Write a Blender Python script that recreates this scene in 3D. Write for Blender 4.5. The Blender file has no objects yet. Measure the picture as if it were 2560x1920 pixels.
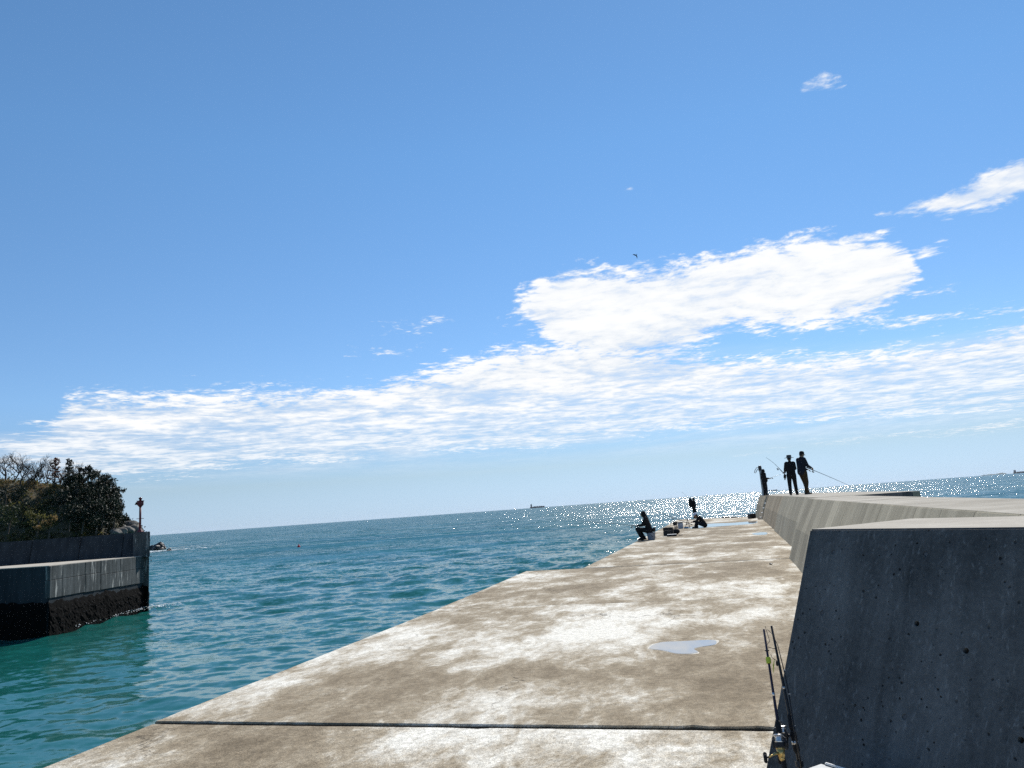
import bpy, bmesh, math, random
import numpy as np
from mathutils import Vector, Matrix, noise as mnoise
R = math.radians
random.seed(7); rng = np.random.default_rng(7)
sc = bpy.context.scene
COL = sc.collection

# ------------------------------------------------------------------ camera
CAMZ = 1.66                       # eye height above the pier deck (deck z = 0)
ZW = -3.29                        # sea level
PITCH, ROLL, FPX, PW, PH = R(9.58), R(-4.11), 1850.0, 2560, 1920
cd = bpy.data.cameras.new('camera'); cam = bpy.data.objects.new('camera', cd); COL.objects.link(cam)
cd.sensor_width = 36.0; cd.lens = FPX / PW * 36.0; cd.clip_start = 0.05; cd.clip_end = 60000
RC = Matrix.Rotation(math.pi/2 + PITCH, 3, 'X') @ Matrix.Rotation(ROLL, 3, 'Z')
cam.matrix_world = Matrix.Translation((0, 0, CAMZ)) @ RC.to_4x4()
sc.camera = cam

# ------------------------------------------------------------------ world, sun, exposure
SUN_AZ, SUN_EL = R(21), R(45)     # azimuth right of +Y
EXPOSURE = 0.35
SKY_STRENGTH = 0.11
CLOUD_WHITE = (7.3, 7.35, 7.4)
CLOUD_GREY = (4.0, 4.75, 5.7)
sun_dir = Vector((math.sin(SUN_AZ)*math.cos(SUN_EL), math.cos(SUN_AZ)*math.cos(SUN_EL), math.sin(SUN_EL)))
sl = bpy.data.lights.new('sun', 'SUN'); sl.energy = 4.6; sl.angle = R(0.53); sl.color = (1.0, 0.965, 0.91)
so = bpy.data.objects.new('sun', sl); COL.objects.link(so)
so.rotation_euler = (-sun_dir).to_track_quat('-Z', 'Y').to_euler()
vs = sc.view_settings
vs.view_transform = 'Standard'; vs.look = 'None'; vs.gamma = 1.0; vs.exposure = EXPOSURE; vs.use_curve_mapping = False
sc.cycles.use_denoising = False
sc.cycles.max_bounces = 6
sc.cycles.sample_clamp_indirect = 1.0; sc.cycles.volume_bounces = 0; sc.cycles.caustics_reflective = False; sc.cycles.caustics_refractive = False

class NT:
    """tiny helper round a node tree"""
    def __init__(s, nt): s.nt = nt; s.n = nt.nodes; s.l = nt.links
    def new(s, t, **kw):
        n = s.n.new(t)
        for k, v in kw.items(): setattr(n, k, v)
        return n
    def put(s, sock, v):
        if isinstance(v, bpy.types.NodeSocket): s.l.new(v, sock)
        elif v is not None: sock.default_value = v
    def m(s, op, a, b=None, c=None, clamp=False):
        n = s.new('ShaderNodeMath', operation=op, use_clamp=clamp)
        for i, v in enumerate((a, b, c)): s.put(n.inputs[i], v)
        return n.outputs[0]
    def vm(s, op, a, b=None, scale=None):
        n = s.new('ShaderNodeVectorMath', operation=op)
        s.put(n.inputs[0], a)
        if b is not None: s.put(n.inputs[1], b)
        if scale is not None: s.put(n.inputs['Scale'], scale)
        return n.outputs[1] if op in ('DOT_PRODUCT', 'LENGTH') else n.outputs[0]
    def noise(s, vec, scale, detail=4, rough=.55, dist=0., col=False, dims='3D'):
        n = s.new('ShaderNodeTexNoise', noise_dimensions=dims)
        s.put(n.inputs['Vector'], vec); n.inputs['Scale'].default_value = scale
        n.inputs['Detail'].default_value = detail; n.inputs['Roughness'].default_value = rough
        n.inputs['Distortion'].default_value = dist
        return n.outputs['Color' if col else 'Fac']
    def maprange(s, v, a, b, c=0., d=1., smooth=True):
        n = s.new('ShaderNodeMapRange', interpolation_type='SMOOTHSTEP' if smooth else 'LINEAR')
        for i, x in enumerate((v, a, b, c, d)): s.put(n.inputs[i], x)
        return n.outputs[0]
    def ramp(s, v, stops):
        n = s.new('ShaderNodeValToRGB'); s.put(n.inputs[0], v)
        e = n.color_ramp.elements
        while len(e) < len(stops): e.new(.5)
        for el, (p, c) in zip(e, stops): el.position = p; el.color = (*c, 1)
        return n.outputs[0]
    def mix(s, f, a, b, mode='MIX'):
        n = s.new('ShaderNodeMix', data_type='RGBA', blend_type=mode)
        s.put(n.inputs[0], f); s.put(n.inputs[6], (*a, 1) if isinstance(a, tuple) else a); s.put(n.inputs[7], (*b, 1) if isinstance(b, tuple) else b)
        return n.outputs[2]
    def curve(s, v, pts):
        n = s.new('ShaderNodeFloatCurve'); s.put(n.inputs['Value'], v)
        c = n.mapping.curves[0]
        pts = sorted(pts)
        c.points[0].location = pts[0]; c.points[1].location = pts[-1]
        for p in pts[1:-1]: c.points.new(*p)
        for p in c.points: p.handle_type = 'AUTO_CLAMPED'
        n.mapping.update()
        return n.outputs[0]
    def sep(s, v):
        n = s.new('ShaderNodeSeparateXYZ'); s.put(n.inputs[0], v); return n.outputs
    def comb(s, x, y, z):
        n = s.new('ShaderNodeCombineXYZ')
        for i, v in enumerate((x, y, z)): s.put(n.inputs[i], v)
        return n.outputs[0]
    def scalev(s, v, sx, sy, sz):
        return s.vm('MULTIPLY', v, (sx, sy, sz))

world = bpy.data.worlds.new('World'); sc.world = world; world.use_nodes = True
w = NT(world.node_tree); w.n.clear()
out = w.new('ShaderNodeOutputWorld'); bg = w.new('ShaderNodeBackground')
bg.inputs['Strength'].default_value = SKY_STRENGTH
sky = w.new('ShaderNodeTexSky', sky_type='NISHITA', sun_disc=False)
sky.sun_elevation = SUN_EL; sky.sun_rotation = SUN_AZ
sky.altitude = 1500; sky.air_density = 1.0; sky.dust_density = 0.05; sky.ozone_density = 6.0
tc = w.new('ShaderNodeTexCoord')
dx, dy, dz = w.sep(tc.outputs['Generated'])
az = w.m('MULTIPLY', w.m('ARCTAN2', dx, dy), 57.29578)
el = w.m('MULTIPLY', w.m('ARCSINE', dz), 57.29578)
azn = w.m('DIVIDE', w.m('ADD', az, 45.), 90., clamp=True)
# an altocumulus sheet: the noise lies on a flat layer overhead
inv = w.m('DIVIDE', 1.0, w.m('ADD', w.m('MAXIMUM', dz, 0.), 0.035))
pl = w.comb(w.m('MULTIPLY', dx, inv), w.m('MULTIPLY', dy, inv), 0.)
warp = w.vm('SCALE', w.vm('SUBTRACT', w.noise(pl, 1.3, 3, col=True), (.5, .5, .5)), scale=.25)
plw = w.vm('ADD', pl, warp)
n_big = w.noise(plw, 1.6, 4, .55)
n_mid = w.noise(plw, 7.5, 6, .62)
n_fine = w.noise(plw, 22., 4, .6)
def cv(pts): return w.m('MULTIPLY', w.curve(azn, [((a + 45)/90, e/45) for a, e in pts]), 45.)
def layer(top, bot, wt, wb):
    a = w.m('DIVIDE', w.m('SUBTRACT', cv(top), el), wt)
    b = w.m('DIVIDE', w.m('SUBTRACT', el, cv(bot)), wb)
    return w.m('MINIMUM', a, b)
band = layer([(-45, 6.8), (-35.1, 7.3), (-32.2, 8.1), (-31.2, 9.6), (-24.2, 9.9), (-14.5, 10.1), (-8.1, 10.7), (-3.7, 11.6), (2.9, 12.6), (9, 12.0), (13, 11.2), (16.3, 10.2), (20.8, 9.5), (25.4, 9.2), (29.7, 9.1), (35.4, 9.7), (45, 10.5)],
             [(-45, 4.2), (-35, 4.5), (-29.9, 4.0), (-27, 4.0), (-18, 4.5), (-13.6, 4.25), (-7.7, 4.8), (1.2, 4.5), (8.4, 4.75), (13.6, 4.9), (23.2, 4.5), (34.5, 3.8), (45, 3.2)], .9, .6)
blob = layer([(-1, 8), (.2, 14.9), (3, 17.7), (5.3, 18.1), (11.4, 17.4), (16.5, 17.8), (21.2, 17.9), (26.8, 17.2), (28.8, 16.4), (29.9, 14.8), (31, 8)],
             [(-1, 15.3), (.2, 15.2), (4.4, 11.5), (10.8, 10.0), (14.3, 10.9), (17.7, 11.8), (22.5, 11.2), (26.2, 11.2), (28.8, 12.2), (30.1, 13.5), (31, 15)], .85, .9)
streak = layer([(28, 14), (29.2, 18.2), (33.5, 19.2), (37, 19.8), (42, 20.0), (45, 14)],
               [(28, 18), (29.2, 17.9), (33.7, 16.7), (35.8, 16.6), (36.7, 16.9), (42, 17.8), (45, 19)], .6, .6)
low = layer([(-45, 1.4), (10, 1.5), (22, 3.4), (28, 3.5), (35, 3.6), (45, 3.7)], [(-45, 2.), (10, 2.2), (22, 3.0), (35, 2.7), (45, 2.6)], .6, .5)
cov = w.m('MAXIMUM', w.m('MAXIMUM', band, blob), w.m('MAXIMUM', streak, w.m('SUBTRACT', low, .35)))
cov = w.m('MINIMUM', w.m('MAXIMUM', cov, -3.), 2.2)
def puff(a, e, ra, re, s):
    d = w.m('ADD', w.m('POWER', w.m('DIVIDE', w.m('SUBTRACT', az, a), ra), 2.), w.m('POWER', w.m('DIVIDE', w.m('SUBTRACT', el, e), re), 2.))
    return w.m('SUBTRACT', s, d)
for p in ((-6.5, 14.4, 4.5, 1.1, -.05), (-9, 12.6, 7, 1.0, -.35), (1.5, 14.2, 3, 1.6, .1), (10.6, 23.3, 1.1, .35, -.1), (25.8, 27.5, 1.9, .95, -.12),
          (28.6, 18.1, 1.3, .4, .25), (28.6, 17.1, 2.2, .28, .3), (30, 12.4, 3.5, .55, .2), (29, 10.6, 5, .7, .15), (34.5, 10.4, 3, .6, .1), (30.6, 15.2, 1.6, .9, .0)):
    cov = w.m('MAXIMUM', cov, puff(*p))
edge = w.m('ADD', w.m('MULTIPLY', w.m('SUBTRACT', n_mid, .5), 4.2), w.m('MULTIPLY', w.m('SUBTRACT', n_fine, .5), 2.8))
edge = w.m('ADD', edge, w.m('MULTIPLY', w.m('SUBTRACT', n_big, .5), 3.0))
dens = w.m('ADD', cov, edge)
alpha = w.maprange(dens, -.30, 1.35)
# the low part of the band is thinner and greyer than the high bank
thin = w.maprange(el, 4.0, 12.0, .50, 1.0)
body = w.maprange(w.m('ADD', w.m('MULTIPLY', n_mid, .55), w.m('MULTIPLY', n_big, .6)), .38, .72, .0, 1.)
alpha = w.m('MULTIPLY', alpha, w.m('ADD', thin, w.m('MULTIPLY', w.m('SUBTRACT', body, .5), .6)), clamp=True)
# a soft feathered veil under the cloud sheet
sv_ = w.comb(w.m('MULTIPLY', az, .055), w.m('ADD', w.m('MULTIPLY', el, .62), w.m('MULTIPLY', az, .012)), 3.)
vn = w.maprange(w.noise(sv_, 1., 5, .6, .6), .36, .66)
veil = w.m('MULTIPLY', w.m('MULTIPLY', w.maprange(el, 2.6, 5.2), w.maprange(w.m('SUBTRACT', el, cv([(-45, 8), (-30, 8.2), (-8, 9.5), (3, 11.5), (14, 11), (30, 9.5), (45, 10)])), -2., .6, 1., 0.)), w.m('MULTIPLY', vn, .62))
alpha = w.m('MAXIMUM', alpha, veil)
shade = w.m('MULTIPLY', w.m('SUBTRACT', 1.0, body), w.maprange(el, 5., 17., 1., .42))
ccol = w.mix(shade, CLOUD_WHITE, CLOUD_GREY)
# sea haze: the lowest few degrees are duller and paler all round the horizon
hz = w.ramp(w.m('DIVIDE', el, 30., clamp=True), [(0., (.42, .53, .79)), (.10, (.64, .61, .62)), (.30, (.86, .90, .88)), (.9, (.90, 1.09, 1.05))])
skyc = w.mix(1.0, sky.outputs[0], hz, 'MULTIPLY')
fin = w.mix(alpha, skyc, ccol)
w.l.new(fin, bg.inputs['Color']); w.l.new(bg.outputs[0], out.inputs[0])

# ------------------------------------------------------------------ pixel helpers (directions only; depth comes from what a thing stands on)
C0 = Vector((0, 0, CAMZ))
def ray(x, y): return (RC @ Vector(((x - PW/2)/FPX, -(y - PH/2)/FPX, -1.0))).normalized()
def at(x, y, z): r = ray(x, y); return C0 + r*((z - CAMZ)/r.z)
def atd(x, y, d): r = ray(x, y); return C0 + r*(d/r.y)
PHI = R(15.8); UX, UY = math.sin(PHI), math.cos(PHI)
def pier(u, v, z=0.): return Vector((u*UX + v*UY, u*UY - v*UX, z))

# ------------------------------------------------------------------ building helpers
def link(name, me, parent=None, mats=(), smooth=False, loc=None, label=None, cat=None, group=None, kind=None):
    o = bpy.data.objects.new(name, me); COL.objects.link(o)
    if parent is not None: o.parent = parent
    if loc is not None: o.location = loc
    if me is not None:
        for m_ in (mats if isinstance(mats, (list, tuple)) else [mats]): me.materials.append(m_)
        if smooth:
            me.polygons.foreach_set('use_smooth', np.ones(len(me.polygons), bool))
    return tag(o, label, cat, group, kind)
def tag(o, label=None, cat=None, group=None, kind=None):
    if label: o['label'] = label
    if cat: o['category'] = cat
    if group: o['group'] = group
    if kind: o['kind'] = kind
    return o
def thing(name, label, cat, loc=(0, 0, 0), rotz=0., group=None):
    o = bpy.data.objects.new(name, None); COL.objects.link(o)
    o.empty_display_size = .1; o.location = loc; o.rotation_euler = (0, 0, rotz)
    return tag(o, label, cat, group)

class MB:
    def __init__(s): s.v = []; s.f = []; s.mi = []
    def add(s, vs_, fs, mi=0):
        b = len(s.v); s.v += [tuple(p) for p in vs_]
        for f in fs: s.f.append(tuple(i + b for i in f)); s.mi.append(mi)
        return s
    def prism(s, poly, z0, z1, mi=0):
        n = len(poly)
        v = [(*p[:2], z0) for p in poly] + [(*p[:2], z1) for p in poly]
        f = [tuple(range(n))[::-1], tuple(range(n, 2*n))] + [(i, (i+1) % n, n + (i+1) % n, n + i) for i in range(n)]
        return s.add(v, f, mi)
    def hexa(s, b, t, mi=0):
        """eight corners: bottom four then top four, counter-clockwise from above"""
        return s.add(list(b) + list(t), [(3, 2, 1, 0), (4, 5, 6, 7), (0, 1, 5, 4), (1, 2, 6, 5), (2, 3, 7, 6), (3, 0, 4, 7)], mi)
    def box(s, c, size, mi=0, rot=None):
        hx, hy, hz = [q/2 for q in size]
        p = [Vector((a*hx, b*hy, d*hz)) for d in (-1, 1) for a, b in ((-1, -1), (1, -1), (1, 1), (-1, 1))]
        if rot is not None: p = [rot @ q for q in p]
        p = [q + Vector(c) for q in p]
        return s.hexa(p[:4], p[4:], mi)
    def tube(s, pts, rad, n=8, mi=0, cap=True):
        pts = [Vector(p) for p in pts]
        if not isinstance(rad, (list, tuple)): rad = [rad]*len(pts)
        vs_, fs = [], []
        up = None
        for i, p in enumerate(pts):
            d = (pts[min(i+1, len(pts)-1)] - pts[max(i-1, 0)])
            d = d.normalized() if d.length > 1e-9 else Vector((0, 0, 1))
            if up is None:
                up = d.orthogonal().normalized()
            else:
                up = (up - d*up.dot(d)); up = up.normalized() if up.length > 1e-6 else d.orthogonal().normalized()
            sd = d.cross(up)
            for k in range(n):
                a = 2*math.pi*k/n
                vs_.append(p + (up*math.cos(a) + sd*math.sin(a))*rad[i])
        for i in range(len(pts)-1):
            for k in range(n):
                a, b = i*n + k, i*n + (k+1) % n
                fs.append((a, b, b + n, a + n))
        if cap: fs += [tuple(range(n))[::-1], tuple(range((len(pts)-1)*n, len(pts)*n))]
        return s.add(vs_, fs, mi)
    def ell(s, c, r, rot=None, n=10, mi=0):
        if not isinstance(r, (list, tuple)): r = (r, r, r)
        vs_, fs = [], []
        c = Vector(c); m = max(4, n//2 + 1)
        for j in range(1, m):
            t = math.pi*j/m
            for k in range(n):
                a = 2*math.pi*k/n
                q = Vector((r[0]*math.sin(t)*math.cos(a), r[1]*math.sin(t)*math.sin(a), r[2]*math.cos(t)))
                vs_.append(c + (rot @ q if rot is not None else q))
        for j in range(m-2):
            for k in range(n):
                a, b = j*n + k, j*n + (k+1) % n
                fs.append((a, a + n, b + n, b))
        top = Vector((0, 0, r[2])); bot = -top
        if rot is not None: top = rot @ top; bot = rot @ bot
        vs_ += [c + top, c + bot]; T = len(vs_) - 2
        for k in range(n):
            fs.append((T, k, (k+1) % n)); fs.append((T+1, (m-2)*n + (k+1) % n, (m-2)*n + k))
        return s.add(vs_, fs, mi)
    def cone(s, p0, r0, p1, r1, n=10, mi=0):
        """tapered limb with round ends"""
        p0, p1 = Vector(p0), Vector(p1)
        s.tube([p0, p1], [r0, r1], n, mi); s.ell(p0, r0*1.0, n=n, mi=mi); s.ell(p1, r1*1.0, n=n, mi=mi)
        return s
    def lathe(s, prof, c=(0, 0, 0), n=20, mi=0, axis=None):
        c = Vector(c); vs_, fs = [], []
        q = Vector((0, 0, 1)).rotation_difference(Vector(axis).normalized()) if axis is not None else None
        for (r, z) in prof:
            for k in range(n):
                a = 2*math.pi*k/n; p = Vector((r*math.cos(a), r*math.sin(a), z))
                vs_.append(c + (q @ p if q is not None else p))
        for j in range(len(prof)-1):
            for k in range(n):
                a, b = j*n + k, j*n + (k+1) % n
                fs.append((a, b, b + n, a + n))
        if prof[0][0] > 1e-5: fs.append(tuple(range(n))[::-1])
        if prof[-1][0] > 1e-5: fs.append(tuple(range((len(prof)-1)*n, len(prof)*n)))
        return s.add(vs_, fs, mi)
    def mesh(s, name, fix=True):
        me = bpy.data.meshes.new(name); me.from_pydata(s.v, [], s.f); me.validate()
        if fix:
            bm = bmesh.new(); bm.from_mesh(me); bmesh.ops.recalc_face_normals(bm, faces=bm.faces); bm.to_mesh(me); bm.free()
        if any(s.mi) and len(me.polygons) == len(s.mi): me.polygons.foreach_set('material_index', s.mi)
        me.update(); return me
    def build(s, name, mats, parent=None, smooth=False, fix=True, **kw): return link(name, s.mesh(name, fix), parent, mats, smooth, **kw)
    def bevel(s, name, mats, w_=.01, seg=1, parent=None, smooth=False, ang=30, **kw):
        me = s.mesh(name); bm = bmesh.new(); bm.from_mesh(me)
        bmesh.ops.remove_doubles(bm, verts=bm.verts, dist=1e-5)
        es = [e for e in bm.edges if len(e.link_faces) == 2 and e.calc_face_angle(0) > R(ang)]
        bmesh.ops.bevel(bm, geom=es, offset=w_, segments=seg, affect='EDGES', clamp_overlap=True)
        bm.to_mesh(me); bm.free(); me.update()
        return link(name, me, parent, mats, smooth, **kw)
    def remesh(s, name, mats, voxel=.008, sm=3, parent=None, **kw):
        me = s.mesh(name); t = bpy.data.objects.new('tmp', me); COL.objects.link(t)
        md = t.modifiers.new('r', 'REMESH'); md.mode = 'VOXEL'; md.voxel_size = voxel
        if sm: m2 = t.modifiers.new('s', 'SMOOTH'); m2.iterations = sm; m2.factor = .5
        dg = bpy.context.evaluated_depsgraph_get()
        me2 = bpy.data.meshes.new_from_object(t.evaluated_get(dg)); me2.name = name
        bpy.data.objects.remove(t); bpy.data.meshes.remove(me)
        return link(name, me2, parent, mats, True, **kw)

# ------------------------------------------------------------------ materials
def material(name):
    m_ = bpy.data.materials.new(name); m_.use_nodes = True
    t = NT(m_.node_tree); t.n.clear()
    o = t.new('ShaderNodeOutputMaterial'); p = t.new('ShaderNodeBsdfPrincipled')
    t.l.new(p.outputs[0], o.inputs[0])
    return m_, t, p, o
def bump(t, p, h, strength=.4, dist=.02):
    b = t.new('ShaderNodeBump'); b.inputs['Strength'].default_value = strength; b.inputs['Distance'].default_value = dist
    t.put(b.inputs['Height'], h); t.l.new(b.outputs[0], p.inputs['Normal']); return b
def simple(name, col, rough=.6, metal=0., var=.18, scale=12., spec=.4, bmp=0.):
    m_, t, p, o = material(name)
    g = t.new('ShaderNodeTexCoord').outputs['Object']
    n = t.noise(g, scale, 4)
    lo = tuple(c*(1-var) for c in col); hi = tuple(min(1, c*(1+var)) for c in col)
    t.put(p.inputs['Base Color'], t.ramp(n, [(.3, lo), (.7, hi)]))
    p.inputs['Roughness'].default_value = rough; p.inputs['Metallic'].default_value = metal
    p.inputs['Specular IOR Level'].default_value = spec
    if bmp: bump(t, p, t.noise(g, scale*4, 3), bmp, .01)
    return m_

def deck_material():
    m_, t, p, o = material('weathered_deck_concrete')
    pos = t.new('ShaderNodeNewGeometry').outputs['Position']
    rnd = t.new('ShaderNodeObjectInfo').outputs['Random']
    q = t.new('ShaderNodeMapping'); q.inputs['Rotation'].default_value = (0, 0, PHI); t.l.new(pos, q.inputs['Vector'])
    pv = t.scalev(q.outputs[0], 1.1, .62, 1.)        # stains are drawn out a little along the pier
    pv = t.vm('ADD', pv, t.comb(t.m('MULTIPLY', rnd, 37.), t.m('MULTIPLY', rnd, 11.), 0.))
    wv = t.vm('SCALE', t.vm('SUBTRACT', t.noise(pv, 1.7, 4, col=True), (.5, .5, .5)), scale=.5)
    pw = t.vm('ADD', pv, wv)
    a = t.noise(pw, .42, 3, .5)
    b = t.noise(pw, 1.5, 10, .66)
    c = t.noise(pos, 55., 3, .7)
    fac = t.m('ADD', t.m('ADD', t.m('MULTIPLY', a, .46), t.m('MULTIPLY', b, .46)), t.m('MULTIPLY', t.noise(pw, 6.5, 8, .7), .22))
    fac = t.m('ADD', fac, t.m('MULTIPLY', t.m('SUBTRACT', c, .5), .10))
    fac = t.m('ADD', fac, t.m('MULTIPLY', t.m('SUBTRACT', rnd, .5), .05))
    colr = t.ramp(fac, [(.43, (.185, .145, .095)), (.51, (.270, .217, .147)), (.56, (.355, .296, .21)), (.60, (.52, .465, .37)), (.665, (.78, .745, .65))])
    grit = t.maprange(t.noise(pos, 120., 3, .7), .34, .68, .55, 1.28)
    fine = t.maprange(t.noise(pos, 16., 7, .72), .32, .68, .74, 1.18)
    colr = t.mix(1., colr, t.comb(t.m('MULTIPLY', grit, fine), t.m('MULTIPLY', grit, fine), t.m('MULTIPLY', grit, fine)), 'MULTIPLY')
    vo = t.new('ShaderNodeTexVoronoi', feature='DISTANCE_TO_EDGE'); t.put(vo.inputs['Vector'], t.vm('ADD', t.scalev(pos, 1., 1., 0.), t.vm('SCALE', t.noise(pos, 1.1, 5, .7, col=True), scale=1.1))); vo.inputs['Scale'].default_value = .33
    crack = t.m('MULTIPLY', t.maprange(vo.outputs['Distance'], .0, .006, 1., 0.), t.maprange(t.noise(pos, .5, 2), .48, .6))
    colr = t.mix(t.m('MULTIPLY', crack, .75), colr, (.05, .04, .03))
    spot = t.maprange(t.noise(pos, 9., 3, .5), .70, .76)
    colr = t.mix(t.m('MULTIPLY', spot, .5), colr, (.07, .055, .04))
    t.put(p.inputs['Base Color'], colr)
    p.inputs['Roughness'].default_value = .9
    p.inputs['Specular IOR Level'].default_value = .12
    bump(t, p, t.m('ADD', t.noise(pos, 90., 4, .7), t.m('MULTIPLY', b, 2.)), .45, .012)
    return m_
def concrete(name, lo, hi, streak=.5, pits=.0, scale=1., white=.0, along=None, strips=0.):
    """cast concrete: streaks run down the face (z squeezed), pits are bug holes"""
    m_, t, p, o = material(name)
    pos = t.new('ShaderNodeNewGeometry').outputs['Position']
    if along is None: sv = t.scalev(pos, 7.*scale, 7.*scale, .45)
    else:
        al = t.vm('DOT_PRODUCT', pos, (along[0], along[1], 0.)); pz = t.sep(pos)[2]
        sv = t.comb(t.m('MULTIPLY', al, 7.*scale), 0., t.m('MULTIPLY', pz, .5))
    st = t.noise(sv, 1., 6, .65)
    bl = t.noise(pos, 1.3*scale if pits else .9*scale, 7, .66)
    fi = t.noise(pos, 40., 4, .7)
    f = t.m('ADD', t.m('MULTIPLY', st, streak), t.m('MULTIPLY', bl, 1.-streak))
    f = t.m('ADD', f, t.m('MULTIPLY', t.m('SUBTRACT', fi, .5), .25))
    colr = t.ramp(f, [(.32, lo), (.52, tuple((a+b)/2 for a, b in zip(lo, hi))), (.70, hi)])
    h = t.m('ADD', t.m('MULTIPLY', fi, .5), t.m('MULTIPLY', st, .5))
    if strips:      # shutter boards: each cast strip has its own tone
        wn = t.new('ShaderNodeTexWhiteNoise', noise_dimensions='1D'); t.put(wn.inputs['W'], t.m('FLOOR', t.m('DIVIDE', t.m('ADD', al, t.m('MULTIPLY', bl, .08)), .92)))
        k_ = t.maprange(wn.outputs['Value'], 0., 1., 1. - strips, 1. + strips, False)
        ed = t.m('ABSOLUTE', t.m('SUBTRACT', t.m('FRACT', t.m('DIVIDE', al, .92)), .5))
        k_ = t.m('MULTIPLY', k_, t.maprange(ed, .485, .497, 1., .62)); h = t.m('SUBTRACT', h, t.maprange(ed, .485, .497, 0., 1.))
        colr = t.mix(1., colr, t.comb(k_, k_, k_), 'MULTIPLY')
    if white:
        colr = t.mix(t.m('MULTIPLY', t.maprange(t.noise(t.scalev(pos, 3., 3., .5), 1.2, 6, .7), .55, .68), white), colr, (.42, .41, .38))
    if pits:
        vo = t.new('ShaderNodeTexVoronoi', feature='F1'); t.put(vo.inputs['Vector'], t.vm('ADD', pos, t.vm('SCALE', t.noise(pos, 30., 2, col=True), scale=.02))); vo.inputs['Scale'].default_value = 34.
        rsz = t.sep(vo.outputs['Color'])[0]
        pit = t.maprange(t.m('SUBTRACT', vo.outputs['Distance'], t.m('MULTIPLY', t.maprange(rsz, .55, 1., 0., 1., False), .26)), -.04, .05, 1., 0.)
        pit = t.m('MULTIPLY', pit, t.maprange(t.noise(pos, 2.3, 3), .38, .62))
        colr = t.mix(t.m('MULTIPLY', pit, pits), colr, tuple(c*.28 for c in lo))
        h = t.m('SUBTRACT', h, t.m('MULTIPLY', pit, 2.2))
        sc_ = t.noise(t.scalev(t.vm('ADD', pos, t.vm('SCALE', t.noise(pos, 3., 3, col=True), scale=.12)), 48., 48., 5.), 1., 4, .65)
        colr = t.mix(t.maprange(sc_, .54, .74, 0., .42), colr, tuple(min(1, c*1.75) for c in hi))
        h = t.m('ADD', h, t.m('MULTIPLY', sc_, .8))
    t.put(p.inputs['Base Color'], colr)
    p.inputs['Roughness'].default_value = .92; p.inputs['Specular IOR Level'].default_value = .10
    bump(t, p, h, .5, .012)
    return m_
M = {}
M['deck'] = deck_material()
M['core'] = simple('joint_filler', (.02, .018, .016), .95, spec=.1)
M['wall'] = concrete('sea_wall_concrete', (.225, .198, .142), (.48, .430, .325), .55, scale=.8, along=(UX, UY), strips=.16)
M['wall_brown'] = concrete('brown_sea_wall_concrete', (.23, .183, .120), (.42, .35, .25), .6, scale=.8, along=(UX, UY), strips=.16)
M['walltop'] = concrete('wall_top_concrete', (.25, .225, .18), (.46, .425, .36), .2)
M['block'] = concrete('shade_toned_pitted_concrete', (.032, .037, .039), (.162, .170, .170), .40, pits=.95, along=(.446, -.895))  # shade is put into this dark bluish base tone
M['plug'] = simple('mortar_plug', (.085, .09, .095), .9, var=.25, scale=60)
M['rust'] = simple('rusty_hole', (.05, .028, .016), .9, var=.4, scale=80)
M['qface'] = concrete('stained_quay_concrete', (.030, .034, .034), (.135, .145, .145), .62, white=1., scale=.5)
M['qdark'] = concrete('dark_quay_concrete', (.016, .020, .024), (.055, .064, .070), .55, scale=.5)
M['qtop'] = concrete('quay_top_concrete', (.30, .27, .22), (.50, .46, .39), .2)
M['mussel'] = simple('mussel_crust', (.0045, .004, .0038), .95, var=.6, scale=9, spec=.06, bmp=.9)

# ------------------------------------------------------------------ sea
def sea_material():
    m_, t, p, o = material('sea_water')
    pos = t.new('ShaderNodeNewGeometry').outputs['Position']
    nrm = t.new('ShaderNodeNewGeometry').outputs['Normal']
    px_, py_, pz_ = t.sep(pos)
    flat = t.comb(px_, py_, 0.)
    r = t.vm('LENGTH', flat)
    far = t.maprange(r, 30., 350., 0., 1.)
    gust = t.maprange(t.noise(t.scalev(flat, .012, .05, 1.), 1., 5, .6), .35, .68, .35, 1.25)
    calm = t.maprange(r, 22., 60., .35, 1.)
    c1 = t.vm('SUBTRACT', t.noise(t.scalev(flat, 2.6, 4.2, 1.), 1., 3, .6, col=True), (.5, .5, .5))
    c2 = t.vm('SUBTRACT', t.noise(t.scalev(flat, .55, 1.0, 1.), 1., 3, .6, col=True), (.5, .5, .5))
    c3 = t.vm('SUBTRACT', t.noise(t.scalev(flat, .09, .22, 1.), 1., 3, .6, col=True), (.5, .5, .5))
    s1 = t.vm('SCALE', c1, scale=t.m('MULTIPLY', t.m('ADD', .95, t.m('MULTIPLY', far, .70)), t.m('MULTIPLY', gust, calm)))
    s2 = t.vm('SCALE', c2, scale=t.m('MULTIPLY', t.m('ADD', .55, t.m('MULTIPLY', far, .85)), gust))
    s3 = t.vm('SCALE', c3, scale=t.m('MULTIPLY', far, .75))
    tilt = t.vm('ADD', t.scalev(t.vm('ADD', t.vm('ADD', s1, s2), s3), 1., 1., 0.), t.comb(0., t.m('MULTIPLY', t.maprange(r, 15., 170.), -.20), 0.))   # far normals lean at the viewer, building in darker reflection and more glint
    nn = t.vm('NORMALIZE', t.vm('ADD', nrm, tilt))
    t.put(p.inputs['Normal'], nn)
    tint = t.noise(flat, .035, 4, .6)
    near = t.maprange(r, 20., 260., 0., 1.)
    ca = t.ramp(tint, [(.35, (.006, .078, .068)), (.65, (.009, .108, .094))])
    cb = t.ramp(tint, [(.35, (.009, .078, .070)), (.65, (.014, .110, .100))])
    t.put(p.inputs['Base Color'], t.mix(near, ca, cb))
    p.inputs['Roughness'].default_value = .12; p.inputs['IOR'].default_value = 1.33
    p.inputs['Specular IOR Level'].default_value = .5
    return m_
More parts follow.
